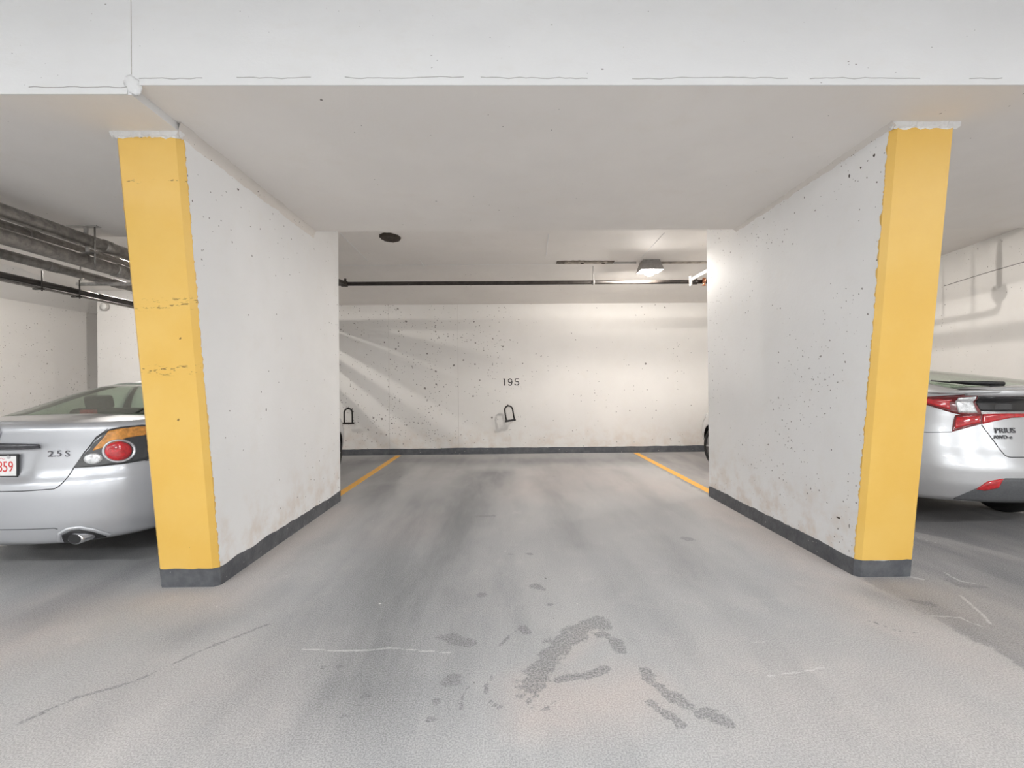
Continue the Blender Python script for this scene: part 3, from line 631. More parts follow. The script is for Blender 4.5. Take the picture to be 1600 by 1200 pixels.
# sprinkler main along the stall
PY, PZ = 7.0, 2.922
r = empty('sprinkler_pipe', (0, PY, PZ)); tag(r, 'black iron sprinkler pipe slung under the ceiling across the stall', 'pipe')
sub_tube(r, 'main', [(-5.2, PY, PZ), (4.6, PY, PZ)], .031, MAT['iron'], 16)
for x in (1.361,):
    zc = Z_BACK-(Z_BACK-Z_EAVE)*max(0, PY-Y_FOLD)/(Y_WALL-Y_FOLD)
    h = sub_tube(r, 'hanger_rod', [(x, PY, PZ+.03), (x, PY, zc)], .008, MAT['pipe_white'], 8)
    bm = bmesh.new(); lathe(bm, [(.038, x-.014), (.038, x+.014)], 18, 'x', (0, PY, PZ)); place(r, 'pipe_clamp', bm, MAT['pipe_white'], True)
for x in (-2.46, 2.92): 
    bm = bmesh.new(); lathe(bm, [(.036, x-.05), (.043, x-.045), (.043, x+.045), (.036, x+.05)], 18, 'x', (0, PY, PZ)); place(r, 'coupling', bm, MAT['iron'], True)
sub_tube(r, 'branch', [(-2.44, PY, PZ+.01), (-2.62, PY-.75, PZ+.02), (-2.66, PY-.95, PZ+.03)], .026, MAT['iron'], 12)
sub_tube(r, 'sprig', [(-2.44, PY-.02, PZ), (-2.44, PY-.02, PZ+.075)], .018, MAT['iron'], 10)
sub_tube(r, 'white_branch', [(2.86, PY-.03, PZ+.02), (2.93, PY-.75, PZ+.055), (2.96, PY-1.2, PZ+.075)], .026, MAT['pipe_white'], 12)
sub_tube(r, 'elbow', [(2.85, PY-.06, PZ-.075), (2.85, PY-.06, PZ+.075)], .024, MAT['pipe_white'], 12)
sub_tube(r, 'hanger_rod', [(2.90, PY-.62, PZ+.05), (2.90, PY-.62, Z_BACK)], .010, MAT['pipe_white'], 8)
bm = bmesh.new(); lathe(bm, [(.012, -.075), (.034, -.07), (.034, -.062), (.014, -.055), (.014, -.03), (.026, -.025), (.030, .02), (.022, .05)], 14, 'z', (3.06, PY-.05, PZ)); place(r, 'sprinkler_head', bm, MAT['copper'], True)
# old stained strip and the rusty cap on the ceiling
A = on_z(868, 413, Z_BACK); B = on_z(956, 412, Z_BACK)
BY = LP.y+.04
r = empty('stained_batten', ((A.x+B.x)/2, BY, Z_BACK)); tag(r, 'sooty stained batten flat on the ceiling, left of the bare lamp', 'batten')
n_ = 26; v = []; f = []; rnd = random.Random(3)
for k in range(n_+1):
    x = A.x+(B.x-A.x)*k/n_; wd = .105*(.35+.65*math.sin(math.pi*min(1, (k+2)/(n_*.75)))**.5 if k < n_*.5 else .75+.25*(1-k/n_))*(1+rnd.uniform(-.12, .12))
    v += [(x, BY-wd, Z_BACK), (x, BY-wd*.8, Z_BACK-.012), (x, BY+wd*.6, Z_BACK-.012), (x, BY+wd*.6, Z_BACK)]
for k in range(n_):
    for e in range(3): a = 4*k+e; f.append((a, a+1, a+5, a+4))
f += [(0, 3, 2, 1), (4*n_, 4*n_+1, 4*n_+2, 4*n_+3)]
mesh('board', [(p[0]-r.location.x, p[1]-r.location.y, p[2]-r.location.z) for p in v], f, MAT['sootstrip'], r)
bm = bmesh.new(); box(bm, (A.x+.12, BY-.08, Z_BACK-.022), (B.x-.10, BY+.03, Z_BACK-.010), .004); place(r, 'cover_plate', bm, MAT['stainstrip'])
for q in (.45, .82):
    bm = bmesh.new(); lathe(bm, [(.022, Z_BACK-.030), (.030, Z_BACK-.020)], 12, 'z', (A.x+(B.x-A.x)*q, BY-.02, 0)); place(r, 'bolt', bm, MAT['rust'])
tubeo_ = None
r = empty('ceiling_conduit', (2.6, BY, Z_BACK)); tag(r, 'painted conduit on the ceiling running from the bare lamp to the right wall', 'conduit')
sub_tube(r, 'conduit', [(LP.x+.19, BY, Z_BACK-.014), (4.0, BY, Z_BACK-.014)], .016, MAT['stainstrip'], 10)
sub_tube(r, 'conduit_end', [(B.x, BY, Z_BACK-.012), (LP.x-.19, BY, Z_BACK-.012)], .014, MAT['pipe_white'], 10)
c0 = on_z(609.5, 370.5, Z_BACK); bm = bmesh.new(); rnd = random.Random(12); rings = []
for rr, dz in ((1.0, 0), (.96, -.016), (.6, -.020), (.25, -.012)):
    rings.append([bm.verts.new((c0.x+.125*rr*math.cos(2*math.pi*k/28)*(1+.05*math.sin(3*k)+.03*math.cos(7*k)), c0.y+.165*rr*math.sin(2*math.pi*k/28)*(1+.05*math.sin(2*k)), Z_BACK+dz)) for k in range(28)])
for a, b in zip(rings, rings[1:]):
    for k in range(28): bm.faces.new((a[k], a[(k+1) % 28], b[(k+1) % 28], b[k]))
bm.faces.new(rings[-1]); bm.faces.new(rings[0][::-1])
tag(frombm('rusted_cap', bm, MAT['rust'], None, True), 'dark brown rusted round cap on the ceiling just behind the slab', 'cap')
# arch-shaped hooks on the back wall
def hook(cx, zb, tilt, label):
    r = empty('wall_hook', (cx, Y_WALL, zb)); r.rotation_euler = (0, R(tilt), 0); tag(r, label, 'hook', 'arch hooks on the back wall')
    d = -.17; hw, st = .077, .20
    arch = [(-hw, d, 0.015), (-hw, d, st*.5), (-hw, d, st)]+[(-hw*math.cos(R(a)), d, st+.085*math.sin(R(a))) for a in range(15, 180, 15)]+[(hw, d, st), (hw, d, st*.5), (hw, d, .015)]
    bm = bmesh.new(); tube(bm, arch, .015, 10); frombm('arch', bm, MAT['hook'], r, True)
    bm = bmesh.new(); box(bm, (-.105, d-.022, -.018), (.105, d+.022, .018), .005); frombm('base_bar', bm, MAT['hook'], r)
    bm = bmesh.new(); lathe(bm, [(.012, .27), (.016, .285), (.012, .305), (.005, .31)], 12, 'z', (0, d, 0)); frombm('top_knob', bm, MAT['hook'], r, True)
    for q in (-.05, .05):
        bm = bmesh.new(); tube(bm, [(q, d, 0), (q, -.02, 0), (q, 0, 0)], [.007, .007, .011], 8); frombm('arm', bm, MAT['hook'], r, True)
p = on_y(544.3, 661.5, Y_WALL-.17); hook(p.x, p.z, 0, 'upright black arch hook on the back wall, nearer the left partition')
p = on_y(797.5, 657, Y_WALL-.17); hook(p.x, p.z, -9, 'tilted black arch hook on the back wall below the stall number')
# ---- pipes over the sedan bay
def run(name, label, x, z, rad, mat, y0, y1, joints=(), group=None):
    r = empty(name, (x, y0, z)); tag(r, label, 'pipe', group)
    sub_tube(r, 'run', [(x, y0, z), (x, y1, z)], rad, mat, 18)
    for y in joints:
        bm = bmesh.new(); lathe(bm, [(rad*1.02, y-.05), (rad*1.10, y-.045), (rad*1.10, y+.045), (rad*1.02, y+.05)], 18, 'y', (x, 0, z)); place(r, 'coupling', bm, mat, True)
    return r
G = 'pipes over the sedan bay'
pa = run('drain_pipe', 'galvanised pipe closest under the slab, topmost above the sedan', -4.0, 2.77, .062, MAT['galv'], -6.4, 8.9, (4.62,), G)
pb = run('drain_pipe', 'dark thick pipe tucked behind the topmost galvanised pipe', -4.22, 2.715, .058, MAT['galv2'], -6.4, 8.9, (4.1, 5.3), G)
pc = run('drain_pipe', 'galvanised pipe hung second below the slab with bright top', -4.0, 2.572, .066, MAT['galv'], -6.4, 8.9, (4.75, 5.4), G)
pd = run('drain_pipe', 'dull conduit running below and behind the second galvanised pipe', -4.22, 2.49, .042, MAT['galv2'], -6.4, 8.9, (4.3, 5.0), G)
pe = run('sprinkler_line', 'thin dark sprinkler line, lowest pipe above the sedan', -4.3, 2.33, .028, MAT['iron'], -6.4, 8.9, (4.9,), G)
pf = run('sprinkler_line', 'thin bright conduit just under the lowest dark sprinkler line', -4.3, 2.287, .013, MAT['galv'], -6.4, 8.9, (), G)
# hangers
def hanger(root, x, y, zpipe, rad, ztop, mat):
    rx = x+rad+.012
    h = empty('pipe_hanger', (x, y, ztop)); return h
r = empty('pipe_hanger', (-4.0, 4.40, Z_LEFT)); tag(r, 'steel trapeze hanger holding the two galvanised pipes under the slab', 'hanger')
sub_box(r, 'ceiling_plate', (-4.16, 4.37, Z_LEFT-.008), (-3.88, 4.43, Z_LEFT), MAT['pipe_white'])
for x in (-3.918,): sub_tube(r, 'rod', [(x, 4.40, Z_LEFT), (x, 4.40, 2.50)], .007, MAT['galv'], 8)
sub_tube(r, 'strap', [(-4.0, 4.40, Z_LEFT-.004), (-4.0, 4.40, 2.832)], .018, MAT['pipe_white'], 8)
sub_tube(r, 'lower_strap', [(-3.99, 4.40, 2.706), (-3.985, 4.40, 2.64)], .016, MAT['pipe_white'], 8)
sub_box(r, 'cross_bar', (-4.30, 4.38, 2.641), (-3.90, 4.42, 2.655), MAT['galv2'])
for y, zt in ((4.62, 2.445), (4.25, 2.445)):
    r = empty('pipe_hanger', (-4.3, y, zt)); tag(r, 'thin rod hanger on the lowest sprinkler line, '+('farther' if y > 4.5 else 'nearer')+' one', 'hanger', 'rod hangers on the lowest line')
    sub_tube(r, 'rod', [(-4.268, y, zt), (-4.268, y, 2.255)], .006, MAT['iron'], 8); sub_box(r, 'clip', (-4.345, y-.012, 2.268), (-4.255, y+.012, 2.28), MAT['iron'])
r = empty('strut_channel', (-4.2, 4.66, 2.43)); tag(r, 'pale steel strut channel hung crosswise under the pipes above the sedan', 'strut')
zs = on_y(160, 444, 4.66).z; x0 = on_y(121, 443, 4.66).x
sub_box(r, 'channel', (x0, 4.64, zs-.014), (-3.75, 4.68, zs+.014), MAT['galv'], .003)
for x in (x0+.03, -3.79): sub_tube(r, 'rod', [(x, 4.66, zs), (x, 4.66, Z_LEFT)], .006, MAT['galv'], 8)
r = empty('junction_box', (-6.98, 7.98, 2.80)); tag(r, 'small cream round junction box on the pilaster', 'junction box')
pz = on_y(163, 479, 7.95)
bm = bmesh.new(); lathe(bm, [(.06, 7.93), (.07, 7.94), (.07, 7.98)], 20, 'y', (pz.x, 0, pz.z)); place(r, 'can', bm, MAT['pipe_white'], True)
bm = bmesh.new(); lathe(bm, [(.052, 7.922), (.055, 7.93)], 20, 'y', (pz.x, 0, pz.z)); place(r, 'cover', bm, MAT['fixture_white'], True)
# ---- sprinkler pipework over the hatchback: out of sight behind the right wall, its shadow falls on the side wall
def between(px, py, t): W = on_rw(px, py); return LR.lerp(W, t)
r = empty('sprinkler_drop', between(1561, 420, .5)); tag(r, 'grey sprinkler drop with valve over the hatchback, behind the right wall', 'pipe')
t0 = .5
dz = between(1561, 372, t0); dz.z = Z_BACK
pts = [dz, between(1561, 400, t0), between(1561, 478, t0), between(1556, 486, t0), between(1545, 489, t0), between(1465, 503, t0), between(1380, 517, t0)]
sub_tube(r, 'pipe', pts, .021, MAT['galv2'], 12)
c1 = between(1561, 457, t0); bm = bmesh.new(); lathe(bm, [(.02, -.055), (.05, -.035), (.058, 0), (.05, .035), (.02, .055)], 16, 'z', c1); place(r, 'valve', bm, MAT['galv2'], True)
c2 = between(1561, 409, t0); bm = bmesh.new(); lathe(bm, [(.030, -.014), (.030, .014)], 16, 'z', c2); place(r, 'union', bm, MAT['galv2'], True)
a_ = between(1474, 500, t0); b_ = between(1474, 420, t0); b_.z = Z_BACK; sub_tube(r, 'hanger_rod', [a_, b_], .005, MAT['galv2'], 8)
r = empty('duct_pipe', between(1540, 520, .3)); tag(r, 'thick pipe crossing close under the lamp over the hatchback', 'pipe')
sub_tube(r, 'run', [between(1640, 508, .3), between(1320, 552, .3)], .032, MAT['galv2'], 14)
for t_ in (.25, .8):
    a_ = between(1640, 508, .3).lerp(between(1320, 552, .3), t_); sub_tube(r, 'hanger_rod', [a_, (a_.x, a_.y, Z_BACK)], .006, MAT['galv2'], 8)
# ================================================================ CARS
def xs_to_t(n): return [2/math.pi*math.asin(min(1, k**(n/2))) for k in (0, .05, .1, .15, .2, .25, .3, .35, .4, .45, .5, .55, .6, .65, .7, .74, .78, .82, .86, .89, .92, .95, .97, .985)]
def car_body(car, paint, root):
    ts = sorted(set([round(t, 5) for t in xs_to_t(car.n)]+[.75, .8, .85, .9, .95, 1.0])) ; ts = [t for t in ts if t <= 1]
    ts += list(np.linspace(1, 2, 40)[1:]); ts += [3-t for t in sorted([q for q in ts if q <= 1], reverse=True)][1:]
    NR, NS, NCAP = 54, 6, 7
    rings = []
    for t in ts:
        col = []
        y = car.surf(t, .6)[1]; zb, zt = tab(car.bot, y), tab(car.belt, y)
        inset_b = (.05, .02, 0)
        for i in range(NR):
            z = zb+(zt-car.sh-zb)*i/(NR-1); col.append(car.surf(t, z, .03*(1-i/2) if i < 2 else 0))
        for k in range(1, NS+1):
            th = k/NS*math.pi/2; z = zt-car.sh+math.sin(th)*car.sh; ins = (1-math.cos(th))*car.sh
            p = car.surf(t, zt-car.sh, ins); col.append((p[0], p[1], z))
        rings.append(col)
    V = []; Fc = []; MI = []; H_ = NR+NS
    bm = bmesh.new()
    def vid(p): return bm.verts.new(p)
    Rr = [[vid(p) for p in col] for col in rings]; Ll = [[vid((-p[0], p[1], p[2])) if abs(p[0]) > 1e-6 else Rr[i][j] for j, p in enumerate(col)] for i, col in enumerate(rings)]
    def face(q, mi=0):
        u = []
        for a in q:
            if a not in u: u.append(a)
        if len(u) < 3: return
        try: f = bm.faces.new(u)
        except ValueError: return
        f.smooth = True; f.material_index = mi
    for i in range(len(ts)-1):
        for j in range(H_-1):
            face((Rr[i][j], Rr[i+1][j], Rr[i+1][j+1], Rr[i][j+1])); face((Ll[i][j+1], Ll[i+1][j+1], Ll[i+1][j], Ll[i][j]))
    # top (deck, bonnet) and underside
    def cap(j, crown, mi_f):
        rows = []
        for i, col in enumerate(rings):
            x, y, z = col[j]; row = [Ll[i][j]]
            for k in range(1, 2*NCAP):
                s = -1+k/NCAP
                if x < 1e-5: row.append(Rr[i][j])
                else: row.append(vid((x*s, y, z+(tab(car.crown, y)*(1-s*s) if crown else 0)*min(1, x/.4))))
            row.append(Rr[i][j]); rows.append(row)
        for a, b in zip(rows, rows[1:]):
            for k in range(len(a)-1): face((a[k], a[k+1], b[k+1], b[k]), mi_f((a[k].co+b[k+1].co)/2))
    g0 = car.gh[1]
    cap(H_-1, True, lambda p: 1 if abs(p.x) < g0[1]-.03 and g0[2]+.04 < p.y < g0[3]-.05 else 0)
    cap(0, False, lambda p: 1)
    bmesh.ops.remove_doubles(bm, verts=bm.verts, dist=1e-5)
    bmesh.ops.recalc_face_normals(bm, faces=bm.faces)
    me = bpy.data.meshes.new('body'); bm.to_mesh(me); bm.free()
    o = link('body', me, [paint, MAT['trim']], root)
    # wheel wells
    bmc = bmesh.new()
    for ya in car.axles:
        for s in (-1, 1):
            lathe(bmc, [(car.wr+.045, s*(car.W-.27)), (car.wr+.045, s*(car.W+.1))], 40, 'x', (0, ya, car.wr))
    bmesh.ops.recalc_face_normals(bmc, faces=bmc.faces)
    mc = bpy.data.meshes.new('cut'); bmc.to_mesh(mc); bmc.free(); mc.materials.append(MAT['trim']); co = bpy.data.objects.new('cut', mc); C.objects.link(co); co.parent = root
    md = o.modifiers.new('b', 'BOOLEAN'); md.operation = 'DIFFERENCE'; md.object = co; md.solver = 'EXACT'; md.material_mode = 'TRANSFER'
    bpy.context.view_layer.update(); dg = bpy.context.evaluated_depsgraph_get(); nm = bpy.data.meshes.new_from_object(o.evaluated_get(dg)); o.modifiers.clear(); old = o.data; o.data = nm; nm.name = 'body'
    bpy.data.objects.remove(co); bpy.data.meshes.remove(mc); bpy.data.meshes.remove(old)
    return o
def gh_pt(car, t, g):
    w = tab([(a[0], a[1]) for a in car.gh], g); y0 = tab([(a[0], a[2]) for a in car.gh], g); y1 = tab([(a[0], a[3]) for a in car.gh], g); sg = -1 if t < 0 else 1; t = abs(t); n = car.ghn; rc = car.ghrc
    if t <= 1: a = t*math.pi/2; x = w*math.sin(a)**(2/n); y = y0+rc*(1-max(0, math.cos(a)))
    elif t <= 2: y = (y0+rc)*(2-t)+(y1-rc*1.6)*(t-1); x = w
    else: a = (3-t)*math.pi/2; x = w*max(0, math.sin(a))**(2/n); y = y1-rc*1.6*(1-max(0, math.cos(a)))
    zb = tab(car.belt, y)-car.zdrop; z = zb+(car.ztop-zb)*(1-(1-g)**1.25)
    return (sg*x, y, z)
def greenhouse(car, paint, root, tr=.50, gtop=.90):
    tl = [0, .03, .08, .15, .25, .35, .43, tr, .6, .7, .8, .9, 1.0, 1.06, 1.12, 1.2, 1.3, 1.4, 1.47, 1.53, 1.65, 1.8, 1.92, 2.0, 2.15, 2.3, 2.42, 2.5, 2.57, 2.65, 2.75, 2.85, 2.92, 2.97, 3.0]
    gl = [0, .05, .10, .2, .3, .4, .5, .6, .7, .8, gtop, .95, 1.0]
    full = [-t for t in tl[::-1]]+tl[1:]; full = full[:-1]
    grid = [[gh_pt(car, t, g) for g in gl] for t in full]; N = len(full)
    def cls(t, g):
        a = abs(t)
        if g < .10 or g > gtop: return ('black'+('F' if a > 2 else 'B') if g > .045 and g < .10 and (a < tr or a > 2.5) else 'shell')
        if a < tr: return 'rear_window'
        if a > 2.5: return 'windscreen'
        if .98 < a < 1.47: return 'rear_side_window' + ('R' if t > 0 else 'L')
        if 1.53 < a < 1.92: return 'front_side_window' + ('R' if t > 0 else 'L')
        return 'shell'
    groups = {}
    for i in range(N):
        t0 = full[i]; t1 = full[(i+1) % N] if i+1 < N else 3.0
        for j in range(len(gl)-1):
            groups.setdefault(cls((t0+t1)/2, (gl[j]+gl[j+1])/2), []).append((i, j))
    for nm, cells in groups.items():
        ids = {}; V = []; Fc = []
        def vi(i, j):
            i %= N
            if (i, j) not in ids: ids[(i, j)] = len(V); V.append(grid[i][j])
            return ids[(i, j)]
        for i, j in cells: Fc.append((vi(i, j), vi(i+1, j), vi(i+1, j+1), vi(i, j+1)))
        if nm == 'shell':
            # roof skin
            top = len(gl)-1; half = [i for i in range(N) if full[i] >= 0]
            rows = []
            for t in tl:
                x, y, z = gh_pt(car, t, 1.0); row = []
                for k in range(13):
                    s = -1+k/6; u = (y-car.gh[-1][2])/(car.gh[-1][3]-car.gh[-1][2]); row.append(len(V)); V.append((x*s, y, z+car.rcrown*(1-s*s)*max(0, math.sin(math.pi*min(1, max(0, u))))**.5))
                rows.append(row)
            for a, b in zip(rows, rows[1:]):
                for k in range(12): Fc.append((a[k], a[k+1], b[k+1], b[k]))
        bm = bmesh.new(); vs = [bm.verts.new(p) for p in V]
        for q in Fc:
            u = []
            for a in q:
                if vs[a] not in u: u.append(vs[a])
            if len(u) >= 3:
                try: bm.faces.new(u)
                except ValueError: pass
        bmesh.ops.remove_doubles(bm, verts=bm.verts, dist=1e-5)
        name = {'shell': 'roof', 'blackF': 'window_surround', 'blackB': 'window_surround'}.get(nm, nm.rstrip('RL'))
        o = frombm(name, bm, paint if nm == 'shell' else MAT['trim'] if nm.startswith('black') else MAT['glass'], root, True)
        md = o.modifiers.new('thick', 'SOLIDIFY'); md.thickness = .018 if nm in ('shell', 'blackF', 'blackB') else .004; md.offset = -1
        if nm == 'shell': o.data.materials.append(MAT['headliner']); md.material_offset = 1
def resample(pl, n):
    L = [0]
    for a, b in zip(pl, pl[1:]): L.append(L[-1]+math.hypot((b[0]-a[0]), b[1]-a[1]))
    out = []
    for k in range(n+1):
        d = L[-1]*k/n; i = 0
        while i < len(L)-2 and L[i+1] < d: i += 1
        s = 0 if L[i+1] == L[i] else (d-L[i])/(L[i+1]-L[i]); out.append((pl[i][0]+(pl[i+1][0]-pl[i][0])*s, pl[i][1]+(pl[i+1][1]-pl[i][1])*s))
    return out
def patch(car, name, bot, top, off, mat, parent, nu=24, nv=8, dome=0.0, skirt=.02, mirror=1):
    B = resample(bot, nu); T = resample(top, nu); V = []; Fc = []
    for j in range(nv+1):
        for i in range(nu+1):
            s = j/nv; t = B[i][0]+(T[i][0]-B[i][0])*s; z = B[i][1]+(T[i][1]-B[i][1])*s
            d = off+dome*math.sin(math.pi*i/nu)**.6*math.sin(math.pi*s)**.6 if dome else off
            V.append(car.off(t*mirror, z, d))
    W_ = nu+1
    for j in range(nv):
        for i in range(nu): a = j*W_+i; Fc.append((a, a+1, a+1+W_, a+W_))
    ring = [i for i in range(W_)]+[j*W_+nu for j in range(1, nv+1)]+[nv*W_+i for i in range(nu-1, -1, -1)]+[j*W_ for j in range(nv-1, 0, -1)]
    rc = []
    for idx in ring:
        j, i = divmod(idx, W_); s = j/nv; t = B[i][0]+(T[i][0]-B[i][0])*s; z = B[i][1]+(T[i][1]-B[i][1])*s; rc.append(len(V)); V.append(car.off(t*mirror, z, off-skirt))
    for k in range(len(ring)): k2 = (k+1) % len(ring); Fc.append((ring[k], rc[k], rc[k2], ring[k2]))
    bm = bmesh.new(); vs = [bm.verts.new(p) for p in V]
    for q in Fc: bm.faces.new([vs[a] for a in q])
    bmesh.ops.remove_doubles(bm, verts=bm.verts, dist=1e-5)
    return frombm(name, bm, mat, parent, True)
def disc(car, name, t0, z0, rt, rz, off, mat, parent, dome=.01, seg=32, mirror=1, inner=0.0):
    V = []; Fc = []; RG = 6
    rad = [inner+(1-inner)*k/RG for k in range(RG+1)] if inner else [k/RG for k in range(1, RG+1)]
    if not inner: V.append(car.off(t0*mirror, z0, off+dome))
    for r_ in rad:
        u = (r_-inner)/(1-inner); h = off+dome*(math.sqrt(max(0, 1-r_*r_)) if not inner else math.sin(math.pi*u))
        for k in range(seg): a = 2*math.pi*k/seg; V.append(car.off((t0+rt*r_*math.cos(a))*mirror, z0+rz*r_*math.sin(a), h if r_ < 1 else off-.01))
    b0 = 0 if inner else 1
    for q in range(len(rad)-1):
        for k in range(seg): Fc.append((b0+q*seg+k, b0+q*seg+(k+1) % seg, b0+(q+1)*seg+(k+1) % seg, b0+(q+1)*seg+k))
    if not inner: Fc += [(0, 1+k, 1+(k+1) % seg) for k in range(seg)]
    bm = bmesh.new(); vs = [bm.verts.new(p) for p in V]
    for q in Fc: bm.faces.new([vs[a] for a in q])
    return frombm(name, bm, mat, parent, True)
def seam(car, name, pts, wd, mat, parent, mirror=1, off=.0012, n=None):
    P = resample(pts, n or 30); V = []; Fc = []
    P3 = [Vector(car.off(t*mirror, z, off)) for t, z in P]; Nn = [Vector(car.nrm(t*mirror, z)) for t, z in P]
    for i, p in enumerate(P3):
        d = (P3[min(i+1, len(P3)-1)]-P3[max(i-1, 0)]).normalized(); s = d.cross(Nn[i]).normalized()*wd/2
        V += [p+s-Nn[i]*.004, p+s, p-s, p-s-Nn[i]*.004]
    for i in range(len(P3)-1):
        for e in range(3): a = 4*i+e; Fc.append((a, a+1, a+5, a+4))
    return mesh(name, V, Fc, mat, parent, True)
def wheels(car, root):
    for ya in car.axles:
        for s in (1, -1):
            bm = bmesh.new(); r_ = car.wr; x1 = s*(car.W-.018); x0 = s*(car.W-.225); e = s*.03
            lathe(bm, [(r_*.66, x0+e*.2), (r_*.86, x0), (r_*.97, x0+e), (r_, x0+2*e), (r_, x1-2*e), (r_*.97, x1-e), (r_*.86, x1), (r_*.68, x1-e*.3), (r_*.64, x1-e)], 40, 'x', (0, ya, r_))
            wh = frombm('wheel', bm, MAT['rubber'], root, True)
            bm = bmesh.new(); lathe(bm, [(r_*.69, x1-e*.35), (r_*.63, x1-e*.5), (r_*.60, x1-e*2.2), (r_*.2, x1-e*2.4), (r_*.02, x1-e*2.4)], 40, 'x', (0, ya, r_))
            for k in range(7):
                a = 2*math.pi*k/7; pts = [(x1-e*.9, ya+r_*q*math.cos(a), r_+r_*q*math.sin(a)) for q in (.08, .35, .64)]; tube(bm, pts, [.035, .024, .03], 8)
            lathe(bm, [(r_*.19, x1-e*1.6), (r_*.17, x1-e*.4), (r_*.02, x1-e*.3)], 20, 'x', (0, ya, r_))
            frombm('rim', bm, MAT['rim'], wh, True)
def rbox(bm, a, b, bev): box(bm, a, b, bev)
def interior(car, root, rear_y, stop_lamp=None):
    zb = 1.02
    def blk(name, a, b, bev, tilt=0.0, piv=None, mat=MAT['cloth']):
        bm = bmesh.new(); r = bmesh.ops.create_cube(bm, size=1)
        for q in bm.verts: q.co = Vector([(a[i]+b[i])/2+q.co[i]*(b[i]-a[i]) for i in range(3)])
        bmesh.ops.bevel(bm, geom=list(bm.edges), offset=bev, segments=3, profile=.6, affect='EDGES')
        if tilt: bmesh.ops.rotate(bm, cent=((a[0]+b[0])/2, (a[1]+b[1])/2, a[2]), matrix=Matrix.Rotation(tilt, 3, 'X'), verts=bm.verts)
        return frombm(name, bm, mat, root, True)
    blk('rear_seat', (-.60, rear_y, .95), (.60, rear_y+.12, zb+.15), .05, .25)
    for x in (-.36, .36): blk('headrest', (x-.12, rear_y+.0, zb+.14), (x+.12, rear_y+.09, zb+.27), .04, .2)
    for x in (-.36, .36):
        blk('front_seat', (x-.24, rear_y+.95, .95), (x+.24, rear_y+1.07, zb+.22), .05, .2); blk('headrest', (x-.12, rear_y+.90, zb+.22), (x+.12, rear_y+.99, zb+.38), .04, .15)
    blk('dashboard', (-.62, rear_y+1.75, .96), (.62, rear_y+2.15, zb+.02), .05)
    bm = bmesh.new(); pts = [(-.36+.18*math.cos(2*math.pi*k/24), rear_y+1.62+.06*math.sin(2*math.pi*k/24), zb+.02+.17*math.sin(2*math.pi*k/24)) for k in range(25)]; tube(bm, pts, .014, 8, False); frombm('steering_wheel', bm, MAT['trim'], root, True)
def mirrors(car, paint, root, y, z):
    for s in (1, -1):
        bm = bmesh.new(); bmesh.ops.create_uvsphere(bm, u_segments=20, v_segments=12, radius=1)
        for q in bm.verts: q.co = Vector((s*(car.W+.06)+q.co.x*.10, y+q.co.y*(.05 if q.co.y < 0 else .10), z+q.co.z*.07))
        m_ = frombm('door_mirror', bm, paint, root, True)
        bm = bmesh.new(); box(bm, (s*(car.W-.06) if s > 0 else -(car.W+.02), y-.02, z-.07), (s*(car.W+.02) if s > 0 else -(car.W-.06), y+.05, z-.03), .01); frombm('mirror_stalk', bm, MAT['trim'], m_)
def handles(car, root, ys, z):
    for s in (1, -1):
        for y in ys:
            pts = [(s*(car.W*.995), y-.09, z), (s*(car.W+.022), y-.07, z), (s*(car.W+.022), y+.07, z), (s*(car.W*.995), y+.09, z)]; bm = bmesh.new(); tube(bm, pts, .012, 8); frombm('door_handle', bm, MAT['chrome'], root, True)
def t_flank(car, y, z=.7):
    y0 = car.surf(1, z)[1]; y1 = car.surf(2, z)[1]; return 1+(y-y0)/(y1-y0)
def door_seams(car, root, ys):
    for m_ in (1, -1):
        for y in ys: t = t_flank(car, y); seam(car, 'door_seam', [(t, .30), (t, tab(car.belt, y)-car.sh-.01)], .006, MAT['trim'], root, m_)
        seam(car, 'door_seam', [(t_flank(car, ys[0]), .30), (t_flank(car, ys[-1]), .30)], .006, MAT['trim'], root, m_)
def front_face(car, root, zl, zg):
    for m_ in (1, -1):
        hl = patch(car, 'headlamp', [(2.30, zl-.07), (2.62, zl-.09)], [(2.22, zl+.03), (2.62, zl-.01)], .006, MAT['clear'], root, mirror=m_)
    patch(car, 'grille', [(3-.45, zg-.10), (3-.02, zg-.10)], [(3-.40, zg), (3-.02, zg)], .004, MAT['trim'], root); patch(car, 'grille', [(3-.45, zg-.10), (3-.02, zg-.10)], [(3-.40, zg), (3-.02, zg)], .004, MAT['trim'], root, mirror=-1)
def face_rot(car, t, z):
    """euler for a flat badge lying on the rear face, reading left to right from behind"""
    n = Vector(car.nrm(t, z)); up = Vector((0, 0, 1)); x = up.cross(n).normalized(); y = n.cross(x); return Matrix((x, y, n)).transposed().to_euler()
